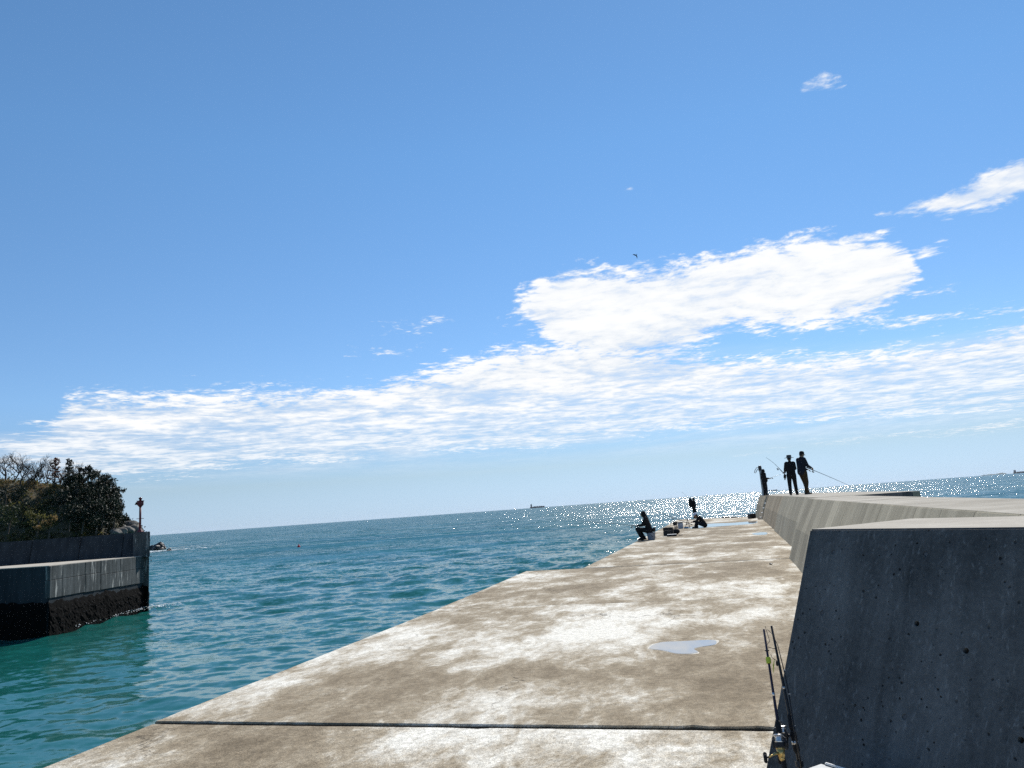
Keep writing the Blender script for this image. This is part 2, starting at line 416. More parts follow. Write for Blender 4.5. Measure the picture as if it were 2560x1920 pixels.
def build_sea():
    fine = np.radians(np.arange(-43, 43.01, .105)); coarse = np.radians(np.arange(46, 317, 4.))
    th = np.concatenate([fine, coarse]); nA = len(th)
    rr = [4.2]
    while rr[-1] < 22000:
        r_ = rr[-1]; rr.append(r_ + min(max(.11, r_*r_*.00016), r_*.06))
    rr = np.array(rr); nR = len(rr)
    RR, TT = np.meshgrid(rr, th, indexing='ij')
    X, Y = RR*np.sin(TT), RR*np.cos(TT); Z = np.zeros_like(X)
    step = np.gradient(rr)[:, None]*np.ones_like(X)
    lat = RR*math.radians(.105)
    cell = np.maximum(step, lat); cell[:, len(fine):] = 9e9
    g = np.random.default_rng(11)
    for lam in np.geomspace(.45, 13., 80):
        a = g.normal(0, .75) + math.radians(-8)      # crest lines run roughly across the view
        k = 2*math.pi/lam; kx, ky = k*math.sin(a), k*math.cos(a)
        amp = .0098*lam**.80 if lam < 3 else .0098*3**.80*(3/lam)**.15
        amp *= g.uniform(.6, 1.3)*1.45
        fade = np.clip(1.6 - cell*3.2/lam, 0, 1)
        ph = X*kx + Y*ky + g.uniform(0, 6.28)
        s_ = np.sin(ph)
        Z += amp*fade*(s_ + .22*np.cos(2*ph))
    # groups: waves come in sets, and the corner behind the pier is sheltered
    grp = .75 + .35*np.sin(X*.021 + Y*.034 + 1.) * np.sin(X*.043 - Y*.017)
    shelter = np.clip((RR - 12)/45, .22, 1)
    Z *= grp*shelter
    Z += ZW
    n = nR*nA
    co = np.stack([X, Y, Z], -1).reshape(-1, 3)
    i = np.arange(nR-1)[:, None]*nA; j = np.arange(nA)[None, :]; j2 = (j + 1) % nA
    q = np.stack([i + j, i + j2, i + nA + j2, i + nA + j], -1).reshape(-1, 4)[:, ::-1]
    me = bpy.data.meshes.new('sea')
    me.vertices.add(n); me.vertices.foreach_set('co', co.ravel())
    me.loops.add(q.size); me.loops.foreach_set('vertex_index', q.ravel().astype(np.int32))
    me.polygons.add(len(q)); me.polygons.foreach_set('loop_start', np.arange(0, q.size, 4, dtype=np.int32))
    me.update(calc_edges=True); me.validate()
    link('sea', me, None, sea_material(), True, kind='structure')
build_sea()

# ------------------------------------------------------------------ pier deck
def puv(l, z): return [pier(u, v, z) for u, v in l]
core = MB()
core.prism([pier(*p) for p in ((-12, -5.1), (19.6, -5.1), (19.6, -3.95), (57.7, -3.95), (54.2, 1.3), (62.4, 1.6), (62.4, 4.4), (-12, 4.4))], -9., -.28)
pier_o = core.build('pier', M['core'], kind='structure')
def worn(c, step=.11, jit=.004, chip=.03):
    """walk round the four (u, v) corners with small chips knocked off the arris"""
    out = []
    cu = sum(p[0] for p in c)/len(c); cv_ = sum(p[1] for p in c)/len(c)
    for i in range(len(c)):
        (u0, v0), (u1, v1) = c[i], c[(i+1) % len(c)]
        L_ = math.hypot(u1-u0, v1-v0); n = max(1, int(L_/step)); nx, ny = -(v1-v0)/L_, (u1-u0)/L_
        if nx*(cu-u0) + ny*(cv_-v0) < 0: nx, ny = -nx, -ny
        for k in range(n):
            f = k/n; d = abs(random.gauss(0, jit))
            if random.random() < .035: d += random.uniform(.3, 1.)*chip
            if k == 0: d = 0
            out.append((u0 + (u1-u0)*f + nx*d, v0 + (v1-v0)*f + ny*d))
    return out
def slab(c, z=0., h=.35):
    """c: four (u, v) corners, counter-clockwise from above"""
    o = worn(c); n = len(o)
    lo_ = puv(o, z-h); hi_ = puv(o, z)
    cen = sum(hi_, Vector())/n
    up_ = [p + (cen - p).normalized()*.012 for p in hi_]
    for p in hi_: p.z -= .010
    fs = [tuple(range(2*n, 3*n))]
    for i in range(n):
        j = (i+1) % n; fs += [(i, j, n + j, n + i), (n + i, n + j, 2*n + j, 2*n + i)]
    m_ = MB(); m_.add(lo_ + hi_ + up_, fs)
    return m_.build('deck_slab', M['deck'], pier_o)
VR = 4.3
for (u0, u1, a, b, z) in ((-11.5, 5.815, -5.20, -5.21, -.006), (5.87, 12.72, -5.24, -5.28, 0.), (12.735, 19.70, -5.30, -5.56, -.004), (19.715, 27.0, -4.0, -4.0, .002),
                          (27.012, 33.36, -4.0, -4.02, 0.), (33.385, 40.4, -4.04, -4.05, .003), (40.41, 47.4, -4.06, -4.1, 0.)):
    slab([(u0, a), (u1, b), (u1, VR), (u0, VR)], z)
slab([(47.415, -4.12), (57.9, -4.19), (54.2, 1.3), (47.415, 1.3)], 0.)

M['tar'] = simple('black_joint_tar', (.004, .004, .004), 1., spec=.02)
m_ = MB(); m_.prism([pier(*p) for p in ((5.80, -5.17), (5.885, -5.17), (5.885, 1.0), (5.80, 1.0))], -.27, -.018)
m_.build('joint_seal', M['tar'], pier_o)

# ------------------------------------------------------------------ sea wall along the pier
wall = thing('sea_wall', 'long battered concrete sea wall running along the right of the pier deck', 'wall')
def wall_section(u0, u1, base, top, zt, back, mat, zt2=None, back2=None):
    zt2 = zt if zt2 is None else zt2; back2 = back if back2 is None else back2
    m_ = MB(); n = max(2, int((u1-u0)/1.4))
    us = np.linspace(u0, u1, n + 1)
    prof = []
    for k, u in enumerate(us):
        f = k/n; z = zt + (zt2-zt)*f; bk = back + (back2-back)*f
        wob = .006*math.sin(u*1.7 + base*9)
        prof.append([pier(u, base + wob, -.3), pier(u, base + (top-base)*.5 + wob*1.5, z*.5), pier(u, top + wob, z), pier(u, bk, z), pier(u, bk + .05, -5.)])
    vs_ = [p for r in prof for p in r]; fs = []; mi = []
    for k in range(n):
        for j in range(4):
            fs.append((k*5 + j, k*5 + j + 1, (k+1)*5 + j + 1, (k+1)*5 + j)); mi.append(1 if j == 2 else 0)
    fs += [(0, 1, 2, 3, 4)[::-1], tuple(n*5 + i for i in range(5))]; mi += [0, 0]
    me = bpy.data.meshes.new('wall_section'); me.from_pydata([tuple(v) for v in vs_], [], fs)
    me.polygons.foreach_set('material_index', mi)
    bm = bmesh.new(); bm.from_mesh(me); bmesh.ops.recalc_face_normals(bm, faces=bm.faces)
    es = [e for e in bm.edges if len(e.link_faces) == 2 and e.calc_face_angle(0) > R(25)]
    bmesh.ops.bevel(bm, geom=es, offset=.009, segments=2, affect='EDGES', clamp_overlap=True)
    bm.to_mesh(me); bm.free(); me.update()
    return link('wall_section', me, wall, [mat, M['walltop']])
wall_section(3.4, 12.742, 1.04, 1.74, 1.40, 2.80, M['wall'])
wall_section(12.75, 19.74, 1.042, 1.742, 1.402, 2.80, M['wall'])
wall_section(19.745, 33.382, 1.38, 2.02, 1.405, 4.25, M['wall'])
wall_section(33.39, 47.45, 1.43, 2.06, 1.39, 4.25, M['wall_brown'], zt2=1.375)
wall_section(47.72, 62.5, 1.44, 2.04, 1.372, 4.2, M['wall_brown'], zt2=1.365)
# behind the slot between the last two sections
MB().hexa([pier(47.3, 1.75, -.2), pier(47.3, 4.1, -.2), pier(47.9, 4.1, -.2), pier(47.9, 1.75, -.2)][::-1], [pier(47.3, 2.2, 1.34), pier(47.3, 4.1, 1.34), pier(47.9, 4.1, 1.34), pier(47.9, 2.2, 1.34)][::-1]).build('joint_filler', M['core'], wall)
M['white'] = simple('white_paint', (.78, .77, .74), .5)
for k in range(4):
    z = .12 + k*.27; f = z/1.37; v = 1.43 + .63*f - .05
    MB().tube([pier(47.45, v + .06, z), pier(47.47, v - .03, z), pier(47.70, v - .03, z), pier(47.72, v + .06, z)], .028, 8).build('step_rung', M['white'], wall, smooth=True)
# low wedge of concrete on the seaward edge of the wall top
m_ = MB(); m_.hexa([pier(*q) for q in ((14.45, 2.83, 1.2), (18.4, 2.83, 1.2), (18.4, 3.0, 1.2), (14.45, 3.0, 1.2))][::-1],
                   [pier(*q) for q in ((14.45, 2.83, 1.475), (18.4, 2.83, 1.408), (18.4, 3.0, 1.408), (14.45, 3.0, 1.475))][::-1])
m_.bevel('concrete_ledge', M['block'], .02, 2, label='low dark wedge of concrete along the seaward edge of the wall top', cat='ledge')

# ------------------------------------------------------------------ near wall, in shade, with form-tie holes
A = Vector((1.83, 4.84, 1.4)); DN = Vector((.446, -.895, 0)); NN = Vector((-.895, -.446, 0)); EE = Vector((.83, .557, 0))
BAT = .4615
nb = thing('near_wall', 'dark shaded near end of a thick battered concrete wall with round form-tie marks', 'wall')
LEN = 5.2
def nbp(s_, z, back=0.): return A + DN*s_ + (NN*(BAT*(1.4 - z)) if not back else Vector((.893, .45, 0))*back) + Vector((0, 0, z - 1.4))
def face_pt(x, y):
    """point of the battered face in the direction of a pixel"""
    r = ray(x, y); n = (NN + Vector((0, 0, BAT))).normalized(); t_ = (A - C0).dot(n)/r.dot(n); return C0 + r*t_, n
m_ = MB()
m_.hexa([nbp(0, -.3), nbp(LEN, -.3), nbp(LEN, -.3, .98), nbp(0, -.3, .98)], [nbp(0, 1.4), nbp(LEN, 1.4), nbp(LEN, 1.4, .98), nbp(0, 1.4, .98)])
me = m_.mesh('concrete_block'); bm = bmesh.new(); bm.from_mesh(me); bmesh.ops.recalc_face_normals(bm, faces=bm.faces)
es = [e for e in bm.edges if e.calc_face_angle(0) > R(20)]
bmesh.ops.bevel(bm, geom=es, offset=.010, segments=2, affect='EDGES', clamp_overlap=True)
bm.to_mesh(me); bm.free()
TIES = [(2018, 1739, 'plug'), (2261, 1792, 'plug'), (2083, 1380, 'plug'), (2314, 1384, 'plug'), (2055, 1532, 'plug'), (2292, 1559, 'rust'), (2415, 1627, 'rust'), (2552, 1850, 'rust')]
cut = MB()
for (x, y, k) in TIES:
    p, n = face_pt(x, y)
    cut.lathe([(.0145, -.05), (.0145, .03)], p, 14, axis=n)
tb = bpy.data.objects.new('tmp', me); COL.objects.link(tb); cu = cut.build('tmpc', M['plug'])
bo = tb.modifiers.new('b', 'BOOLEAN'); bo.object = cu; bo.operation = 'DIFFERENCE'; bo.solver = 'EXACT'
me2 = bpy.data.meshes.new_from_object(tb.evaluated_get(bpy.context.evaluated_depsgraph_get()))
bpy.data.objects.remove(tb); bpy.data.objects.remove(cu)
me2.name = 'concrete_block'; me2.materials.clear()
me2.polygons.foreach_set('material_index', [1 if p.normal.z > .55 else 0 for p in me2.polygons])  # lighter top material puts the sunlit side of the block into colour
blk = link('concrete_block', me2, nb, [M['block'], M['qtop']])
for (x, y, k) in TIES:
    p, n = face_pt(x, y)
    MB().lathe([(.0135, -.03), (.0135, -.004 if k == 'plug' else -.022), (.006, -.003 if k == 'plug' else -.028)], p, 14, axis=n).build('form_tie_plug' if k == 'plug' else 'form_tie_hole', M[k], blk, smooth=False)
# ------------------------------------------------------------------ puddles on the deck
def puddle_material():
    m_, t, p, o = material('puddle_water')
    p.inputs['Base Color'].default_value = (.33, .325, .31, 1); p.inputs['Roughness'].default_value = .03; p.inputs['IOR'].default_value = 1.33
    p.inputs['Specular IOR Level'].default_value = .5
    return m_
M['puddle'] = puddle_material()
M['lime_rim'] = simple('dried_lime', (.52, .49, .42), .9, var=.35, scale=18)
def puddle(pix, z=.004, jit=.02):
    pts = [at(x, y, z) for x, y in pix]
    res = []
    n = len(pts)
    for i in range(n):      # Catmull-Rom outline
        p0, p1, p2, p3 = (pts[(i + k - 1) % n] for k in range(4))
        for k in range(6):
            t_ = k/6
            res.append(.5*((2*p1) + (p2 - p0)*t_ + (2*p0 - 5*p1 + 4*p2 - p3)*t_*t_ + (3*p1 - p0 - 3*p2 + p3)*t_**3))
    m_ = MB(); m_.add([(*p.xy, z) for p in res], [tuple(range(len(res)))]); me = m_.mesh('puddle')
    bm = bmesh.new(); bm.from_mesh(me); bmesh.ops.triangulate(bm, faces=bm.faces)
    for f in bm.faces:
        if f.normal.z < 0: f.normal_flip()
    bm.to_mesh(me); bm.free()
    po_ = link('puddle', me, None, M['puddle'], kind='structure')
    # lime rim left where the water has dried back
    cen = sum(res, Vector())/len(res); k_ = MB(); v = []
    for i, p in enumerate(res):
        q = (p - cen); g = .008 + .07*max(0, mnoise.noise(p*3.3)); v += [(*p.xy, z - .0015), (*(p + q.normalized()*g).xy, z - .0035)]
    n_ = len(res)
    k_.add(v, [(2*i, 2*i + 1, 2*((i+1) % n_) + 1, 2*((i+1) % n_)) for i in range(n_)]).build('rim', M['lime_rim'], po_, fix=False)
    return po_
puddle([(1623, 1620), (1650, 1606), (1700, 1603), (1760, 1600), (1788, 1601), (1787, 1611), (1750, 1617), (1735, 1622), (1745, 1630), (1722, 1634), (1690, 1633), (1660, 1626)])
puddle([(1716, 1321), (1766, 1310), (1830, 1307), (1888, 1303), (1884, 1309), (1820, 1314), (1768, 1318)], .007)
puddle([(1880, 1334), (1900, 1331), (1918, 1331), (1915, 1336), (1892, 1337)], .007)

# ------------------------------------------------------------------ breakwater across the harbour mouth
Q1, Q2, Q0 = Vector((-25.6, 40.7, 0)), Vector((-26.0, 52.2, 0)), Vector((-40., 44.8, 0))
ZC, ZE = .42, .29
bw = thing('breakwater', 'stained concrete breakwater with parapet and black tide band across the harbour mouth', 'breakwater')
def Z(p, z): return Vector((p.x, p.y, z))
fn = (Q2 - Q1).normalized(); fout = Vector((fn.y, -fn.x, 0))           # outward normal of the long right face
ln = (Q1 - Q0).normalized(); lout = Vector((ln.y, -ln.x, 0))
back2, back0 = Vector((-26.3, 54.4, 0)), Vector((-40.5, 51.5, 0))
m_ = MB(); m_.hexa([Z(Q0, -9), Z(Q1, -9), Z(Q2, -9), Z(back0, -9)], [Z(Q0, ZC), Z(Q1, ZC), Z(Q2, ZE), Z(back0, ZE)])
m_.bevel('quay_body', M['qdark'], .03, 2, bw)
m_ = MB(); m_.hexa([Z(p, z - .03) for p, z in ((Q0, ZC), (Q1, ZC), (Q2, ZE), (back0, ZE))], [Z(p, z + .012) for p, z in ((Q0, ZC), (Q1, ZC), (Q2, ZE), (back0, ZE))])
m_.build('quay_deck', M['qtop'], bw)
def on_face(x):
    """distance along the right face at which it shows at photo column x"""
    best = min(((abs(((RC.transposed() @ (Q1.lerp(Q2, k/400) + Vector((0, 0, -CAMZ)))).x / -(RC.transposed() @ (Q1.lerp(Q2, k/400) + Vector((0, 0, -CAMZ)))).z)*FPX + PW/2 - x), k/400) for k in range(401)))
    return best[1]*(Q2 - Q1).length
def fpt(s_, z, o=0.): return Q1 + fn*s_ + fout*o + Vector((0, 0, z))
cuts = [0.] + [on_face(x) for x in (128, 155, 212, 239, 251, 300, 338)] + [(Q2-Q1).length]
L = cuts[-1]
for i in range(len(cuts)-1):
    a, b = cuts[i] + .012, cuts[i+1] - .012
    pr = (.05, .035, .03, .045, .02, .04, .05, .04)[i]
    zt = lambda s_: ZC + (ZE - ZC)*s_/L - .02
    zs = (-.35, -.62) if i < 5 else (-.5, -.5)
    lowz = -1.28 - .22*(a/L)
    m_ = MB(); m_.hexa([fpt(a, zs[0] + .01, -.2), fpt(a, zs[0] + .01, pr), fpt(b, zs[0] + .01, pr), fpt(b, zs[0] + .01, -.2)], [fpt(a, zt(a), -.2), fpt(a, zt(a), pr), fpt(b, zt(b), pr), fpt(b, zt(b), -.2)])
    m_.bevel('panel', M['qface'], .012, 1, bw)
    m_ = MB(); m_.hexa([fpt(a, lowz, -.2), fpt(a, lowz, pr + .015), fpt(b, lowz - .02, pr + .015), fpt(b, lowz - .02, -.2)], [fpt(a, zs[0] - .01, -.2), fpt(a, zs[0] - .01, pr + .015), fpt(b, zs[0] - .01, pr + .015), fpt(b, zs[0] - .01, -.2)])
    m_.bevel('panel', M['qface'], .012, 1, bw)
def crust(P, Q, o_dir, z0, z1, zb):
    nu, nz = int((Q - P).length/.12), 26
    vs_, fs = [], []
    for i in range(nu + 1):
        for j in range(nz + 1):
            f = j/nz; p = P.lerp(Q, i/nu); zt_ = z0 + (z1 - z0)*i/nu + .16*mnoise.noise(p*.8) + .16*mnoise.noise(p*3.1)
            z = zt_ + (zb - zt_)*f
            q = Vector((p.x*3.1, p.y*3.1, z*3.1))
            d = .02 + .10*min(1, f*5)*(.7 + .9*abs(mnoise.noise(q)) + .6*abs(mnoise.noise(q*2.7)))
            vs_.append(p + o_dir*d + Vector((0, 0, z)))
    for i in range(nu):
        for j in range(nz):
            a = i*(nz + 1) + j; fs.append((a, a + 1, a + nz + 2, a + nz + 1))
    MB().add(vs_, fs).build('mussel_crust', M['mussel'], bw, fix=False)
crust(Q1, Q2, fout, -1.45, -1.75, -4.2); crust(Q0, Q1, lout, -1.5, -1.45, -4.2)
e_ = (Q2 - back2).normalized()
# parapet along the seaward side and its squared end
P0, P1 = Vector((-26.6, 51.65, 0)), Vector((-41.5, 48.5, 0)); pd = (P1 - P0).normalized(); pn = Vector((-pd.y, pd.x, 0))
if pn.y > 0: pn = -pn
ZP = 1.90
joints = [0, .9, 3.6, 6.6, 9.8, 13.2, 15.2]
for a, b in zip(joints[:-1], joints[1:]):
    a += .01; b -= .01
    fb = lambda s_, z, o: P0 + pd*s_ + pn*(-o) + Vector((0, 0, z))
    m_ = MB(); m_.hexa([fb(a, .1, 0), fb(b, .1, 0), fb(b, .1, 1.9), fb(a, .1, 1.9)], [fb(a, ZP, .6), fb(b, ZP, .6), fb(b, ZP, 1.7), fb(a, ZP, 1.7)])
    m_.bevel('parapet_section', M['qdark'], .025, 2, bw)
xa, xb = atd(334, 1393, 51.5).x, atd(377, 1330, 51.5).x
def endpoly(x0, x1, y0, y1): return [(x0, y0), (x1, y0), (x1*y1/y0 - .12, y1), (x0 - .6, y1)]
m_ = MB(); m_.prism(endpoly(xa, xb, 51.4, 53.3), .2, ZP + .02)
m_.bevel('parapet_end', M['qface'], .03, 2, bw)
xc = xb - .14
m_ = MB(); m_.prism(endpoly(-26.4, xc, 51.6, 53.2), -9, .195)
m_.bevel('end_pier', M['qface'], .03, 2, bw)
crust(Vector((-26.35, 51.58, 0)), Vector((xc, 51.58, 0)), Vector((0, -1, 0)), -1.75, -1.75, -4.2)

# harbour light on the parapet end
M['red'] = simple('weathered_red_paint', (.11, .014, .018), .55, var=.3)
M['black'] = simple('black_rubber', (.012, .012, .013), .6)
M['lens'] = simple('lantern_lens', (.10, .02, .02), .2)
lp = atd(350, 1331, 52.2); hl = thing('harbour_light', 'dark red lantern post standing on the end of the far breakwater', 'harbour light', (lp.x, 52.2, ZP + .02))
MB().lathe([(.26, 0), (.26, .03), (.20, .035), (.09, .22), (.075, .25)], n=10).build('base_plate', M['red'], hl)
MB().lathe([(.075, .2), (.07, 1.72)], n=12).build('pole', M['red'], hl, smooth=True)
MB().lathe([(.07, 1.72), (.20, 1.86), (.22, 1.88), (.22, 2.12), (.26, 2.14), (.26, 2.17)], n=8).build('lamp_housing', M['red'], hl)
MB().lathe([(.08, 2.17), (.08, 2.28), (.12, 2.30), (.11, 2.37), (.0, 2.42)], n=12).build('lantern', M['lens'], hl, smooth=True)
MB().box((-.24, -.05, 1.99), (.20, .30, .03), rot=Matrix.Rotation(R(-62), 3, 'Y')).build('solar_panel', M['black'], hl)
MB().tube([(-.26, 0, .93), (.26, 0, .93)], .018, 6).build('step_bar', M['red'], hl)
MB().tube([(-.07, 0, .66), (-.16, -.02, .62), (-.2, -.03, .5), (-.22, -.03, .38)], .015, 6).build('cable', M['black'], hl, smooth=True)

# ------------------------------------------------------------------ headland
def hill_material():
    m_, t, p, o = material('headland_soil_and_rock')
    pos = t.new('ShaderNodeNewGeometry').outputs['Position']
    n = t.noise(pos, .35, 6, .65); n2 = t.noise(t.scalev(pos, 1., 1., 3.), .9, 5, .7)
    f = t.m('ADD', t.m('MULTIPLY', n, .6), t.m('MULTIPLY', n2, .4))
    t.put(p.inputs['Base Color'], t.ramp(f, [(.35, (.022, .030, .014)), (.48, (.050, .048, .022)), (.58, (.085, .068, .038)), (.70, (.11, .10, .085))]))
    p.inputs['Roughness'].default_value = .95; bump(t, p, f, 1., .3)
    return m_
RID = [(-400, 1200), (0, 1203), (60, 1210), (150, 1217), (230, 1217), (262, 1226), (285, 1246), (293, 1275), (300, 1292), (322, 1313), (348, 1328), (358, 1362), (366, 1480), (380, 1600)]
RIDW = [(atd(x, y, 100).x, atd(x, y, 100).z) for x, y in RID]
def ridge(a): return float(np.interp(a, [p[0] for p in RIDW], [p[1] for p in RIDW]))
def hill(a, y):
    """height above datum; a is the sideways coordinate at y = 100"""
    top = ridge(a)
    y0 = 86 + 2.5*mnoise.noise(Vector((a*.13, 3.1, 0))) + max(0, (a + 56))*1.1
    f = max(0., min(1., (y - y0)/(99 - y0))); f = f**.75
    f = f*f*(3 - 2*f)*.55 + f*.45
    z = -6 + (top + 6)*f
    if y > 100: z = top - (y - 100)*.10 - max(0, y - 118)*.25
    x = a*y/100
    q = Vector((x*.22, y*.22, 0))
    z += (mnoise.noise(q)*1.0 + mnoise.noise(q*2.6)*.55 + mnoise.noise(q*6)*.25)*min(1, f*1.4)*(1 if y < 98 else .35)
    return Vector((x, y, z))
vs_, fs = [], []
As = np.concatenate([np.arange(-95, -60, .6), np.arange(-60, -44.9, .3)]); Ys = np.concatenate([np.arange(82, 100, .5), np.arange(100, 150, 3.)])
for a in As:
    for y in Ys: vs_.append(hill(a, y))
ny = len(Ys)
for i in range(len(As)-1):
    for j in range(ny-1):
        k = i*ny + j; fs.append((k, k + ny, k + ny + 1, k + 1))
MB().add(vs_, fs).build('headland', hill_material(), smooth=True, fix=False, kind='structure')

def leafmat(name, col, trans=.35):
    m_, t, p, o = material(name)
    g = t.new('ShaderNodeNewGeometry')
    n = t.noise(g.outputs['Position'], .8, 4)
    rp = g.outputs['Random Per Island']
    v = t.m('ADD', .55, t.m('ADD', t.m('MULTIPLY', rp, .5), t.m('MULTIPLY', n, .4)))
    c = t.mix(1., (*col,), t.comb(v, v, v), 'MULTIPLY')
    t.put(p.inputs['Base Color'], c); p.inputs['Roughness'].default_value = .6; p.inputs['Specular IOR Level'].default_value = .25
    tr = t.new('ShaderNodeBsdfTranslucent'); t.put(tr.inputs[0], c)
    mx = t.new('ShaderNodeMixShader'); mx.inputs[0].default_value = trans
    t.l.new(p.outputs[0], mx.inputs[1]); t.l.new(tr.outputs[0], mx.inputs[2]); t.l.new(mx.outputs[0], o.inputs[0])
    return m_
M['leaf_dark'] = leafmat('dark_evergreen_leaves', (.015, .023, .010), .08)
M['leaf_olive'] = leafmat('olive_leaves', (.11, .105, .034), .45)
M['leaf_dry'] = leafmat('dry_grass', (.24, .165, .070), .5)
M['leaf_mid'] = leafmat('green_scrub_leaves', (.034, .046, .017), .2)
M['leaf_rust'] = leafmat('rusty_leaves', (.10, .035, .016))
M['bark'] = simple('grey_bark', (.075, .06, .048), .9, scale=6)
M['rock'] = simple('grey_rock', (.12, .11, .095), .9, var=.45, scale=2.2, bmp=.8)
M['rock_dark'] = simple('wet_black_rock', (.022, .020, .018), .5, var=.5, scale=2, bmp=.8)

class Leaves:
    def __init__(s): s.v = []; s.f = []; s.mi = []
    def leaf(s, p, size, asp=.55, mi=0, upb=0.):
        d = Vector((random.gauss(0, 1), random.gauss(0, 1), random.gauss(0, 1) + upb)).normalized()
        n = d.orthogonal().normalized(); n.rotate(Matrix.Rotation(random.random()*6.28, 3, d))
        a, b = d*size*.5, n*size*asp*.5
        k = len(s.v); s.v += [tuple(p - a), tuple(p + b - a*.1), tuple(p + a), tuple(p - b - a*.1)]
        s.f.append((k, k+1, k+2, k+3)); s.mi.append(mi)
    def build(s, name, mats, parent=None, **kw):
        me = bpy.data.meshes.new(name); me.from_pydata(s.v, [], s.f)
        me.polygons.foreach_set('material_index', s.mi); me.update()
        return link(name, me, parent, mats, **kw)
# scrub and dry grass that covers the slope
L_ = Leaves()
for k in range(4600):
    a = random.uniform(-88, -46); y = random.uniform(83, 101)
    if a > -50.5: continue
    p = hill(a, y)
    if p.z < -2: continue
    t_ = mnoise.noise(Vector((p.x*.16, p.y*.16, 5))) + .25*random.gauss(0, 1)
    edge = a > -56.5
    mi = 0 if (edge or t_ < -.28) else (3 if t_ < -.08 else (1 if t_ < .16 else 2))
    if p.z > ridge(a) - 1.2 and a < -57 and random.random() < .6: mi = 2
    rad = random.uniform(.35, .85) if mi != 2 else random.uniform(.25, .5)
    for q in range(13):
        o_ = Vector((random.gauss(0, .5), random.gauss(0, .5), abs(random.gauss(0, .5))))*rad
        L_.leaf(p + o_, random.uniform(.22, .48), .55 if mi != 2 else .16, mi, 0 if mi != 2 else 1.6)
L_.build('hillside_scrub', [M['leaf_dark'], M['leaf_olive'], M['leaf_dry'], M['leaf_mid']], label='dry grass and low scrub covering the slope of the headland', cat='scrub', kind='stuff')

def evergreen(px_, py_, y, h, wd, label, group=None, mi='leaf_dark', base=None):
    p = atd(px_, py_, y) if base is None else base
    t_ = thing('evergreen_shrub', label, 'shrub', p, group=group)
    tr = MB(); tr.tube([(0, 0, -.8), (.1*wd, 0, h*.4), (-.05*wd, 0, h*.9)], [.11, .08, .03], 6).build('trunk', M['bark'], t_)
    L = Leaves()
    lobes = [Vector((random.gauss(0, .30)*wd, random.gauss(0, .30)*wd, h*random.uniform(.25, .95))) for _ in range(9)]
    for q in range(620):
        c = random.choice(lobes); r_ = random.uniform(.16, .34)*wd
        d = Vector((random.gauss(0, 1), random.gauss(0, 1), random.gauss(0, .8))).normalized()*r_*random.random()**.4
        pt = c + d
        if pt.z > -.6: L.leaf(pt, random.uniform(.18, .36), .5, 0, .6)
    L.build('crown', [M[mi]], t_)
    return t_
EG = 'evergreen shrubs on the headland edge'
SH = 'dark evergreen shrub in the thicket over the seaward edge of the headland'
for (x, y, d, h, w_) in ((292, 1260, 99, 1.9, 1.2), (284, 1250, 97, 2.0, 1.5), (272, 1242, 98, 2.2, 1.7), (262, 1230, 97, 2.4, 2.0), (245, 1226, 99, 2.3, 1.9), (226, 1224, 97, 2.5, 2.0), (205, 1222, 98, 2.0, 1.9),
                         (186, 1224, 97, 1.9, 1.8), (168, 1226, 97, 1.8, 1.8), (294, 1290, 98, 1.4, 1.1), (282, 1286, 95, 2.0, 1.6), (270, 1275, 94, 2.3, 2.2), (245, 1262, 94, 2.3, 2.2), (216, 1256, 94, 2.4, 2.2),
                         (190, 1252, 94, 2.2, 2.2), (284, 1306, 93, 2.0, 2.0), (255, 1300, 92, 2.3, 2.3), (222, 1292, 92, 2.3, 2.3), (190, 1286, 92, 2.3, 2.3), (160, 1270, 93, 2.0, 2.0), (240, 1320, 91, 2.0, 2.2), (205, 1318, 90, 2.2, 2.3), (172, 1312, 90, 2.2, 2.3), (308, 1310, 99, 1.0, .9)):
    evergreen(x, y, d, h, w_, SH, EG)
evergreen(219, 1205, 101, 2.6, 1.5, 'tallest dark evergreen shrub with two upright heads on the headland crest')
evergreen(20, 1318, 88, 2.4, 2.6, 'round green bush low on the slope above the breakwater parapet', mi='leaf_mid')
evergreen(92, 1325, 88, 2.0, 2.2, 'pale olive bush low on the slope beside the dark thicket', mi='leaf_olive')
evergreen(10, 1262, 93, 2.2, 2.6, 'dark bush half way up the left slope of the headland', mi='leaf_dark')
evergreen(122, 1330, 88, 1.7, 1.5, 'dry tan bush at the foot of the slope behind the parapet', mi='leaf_dry')

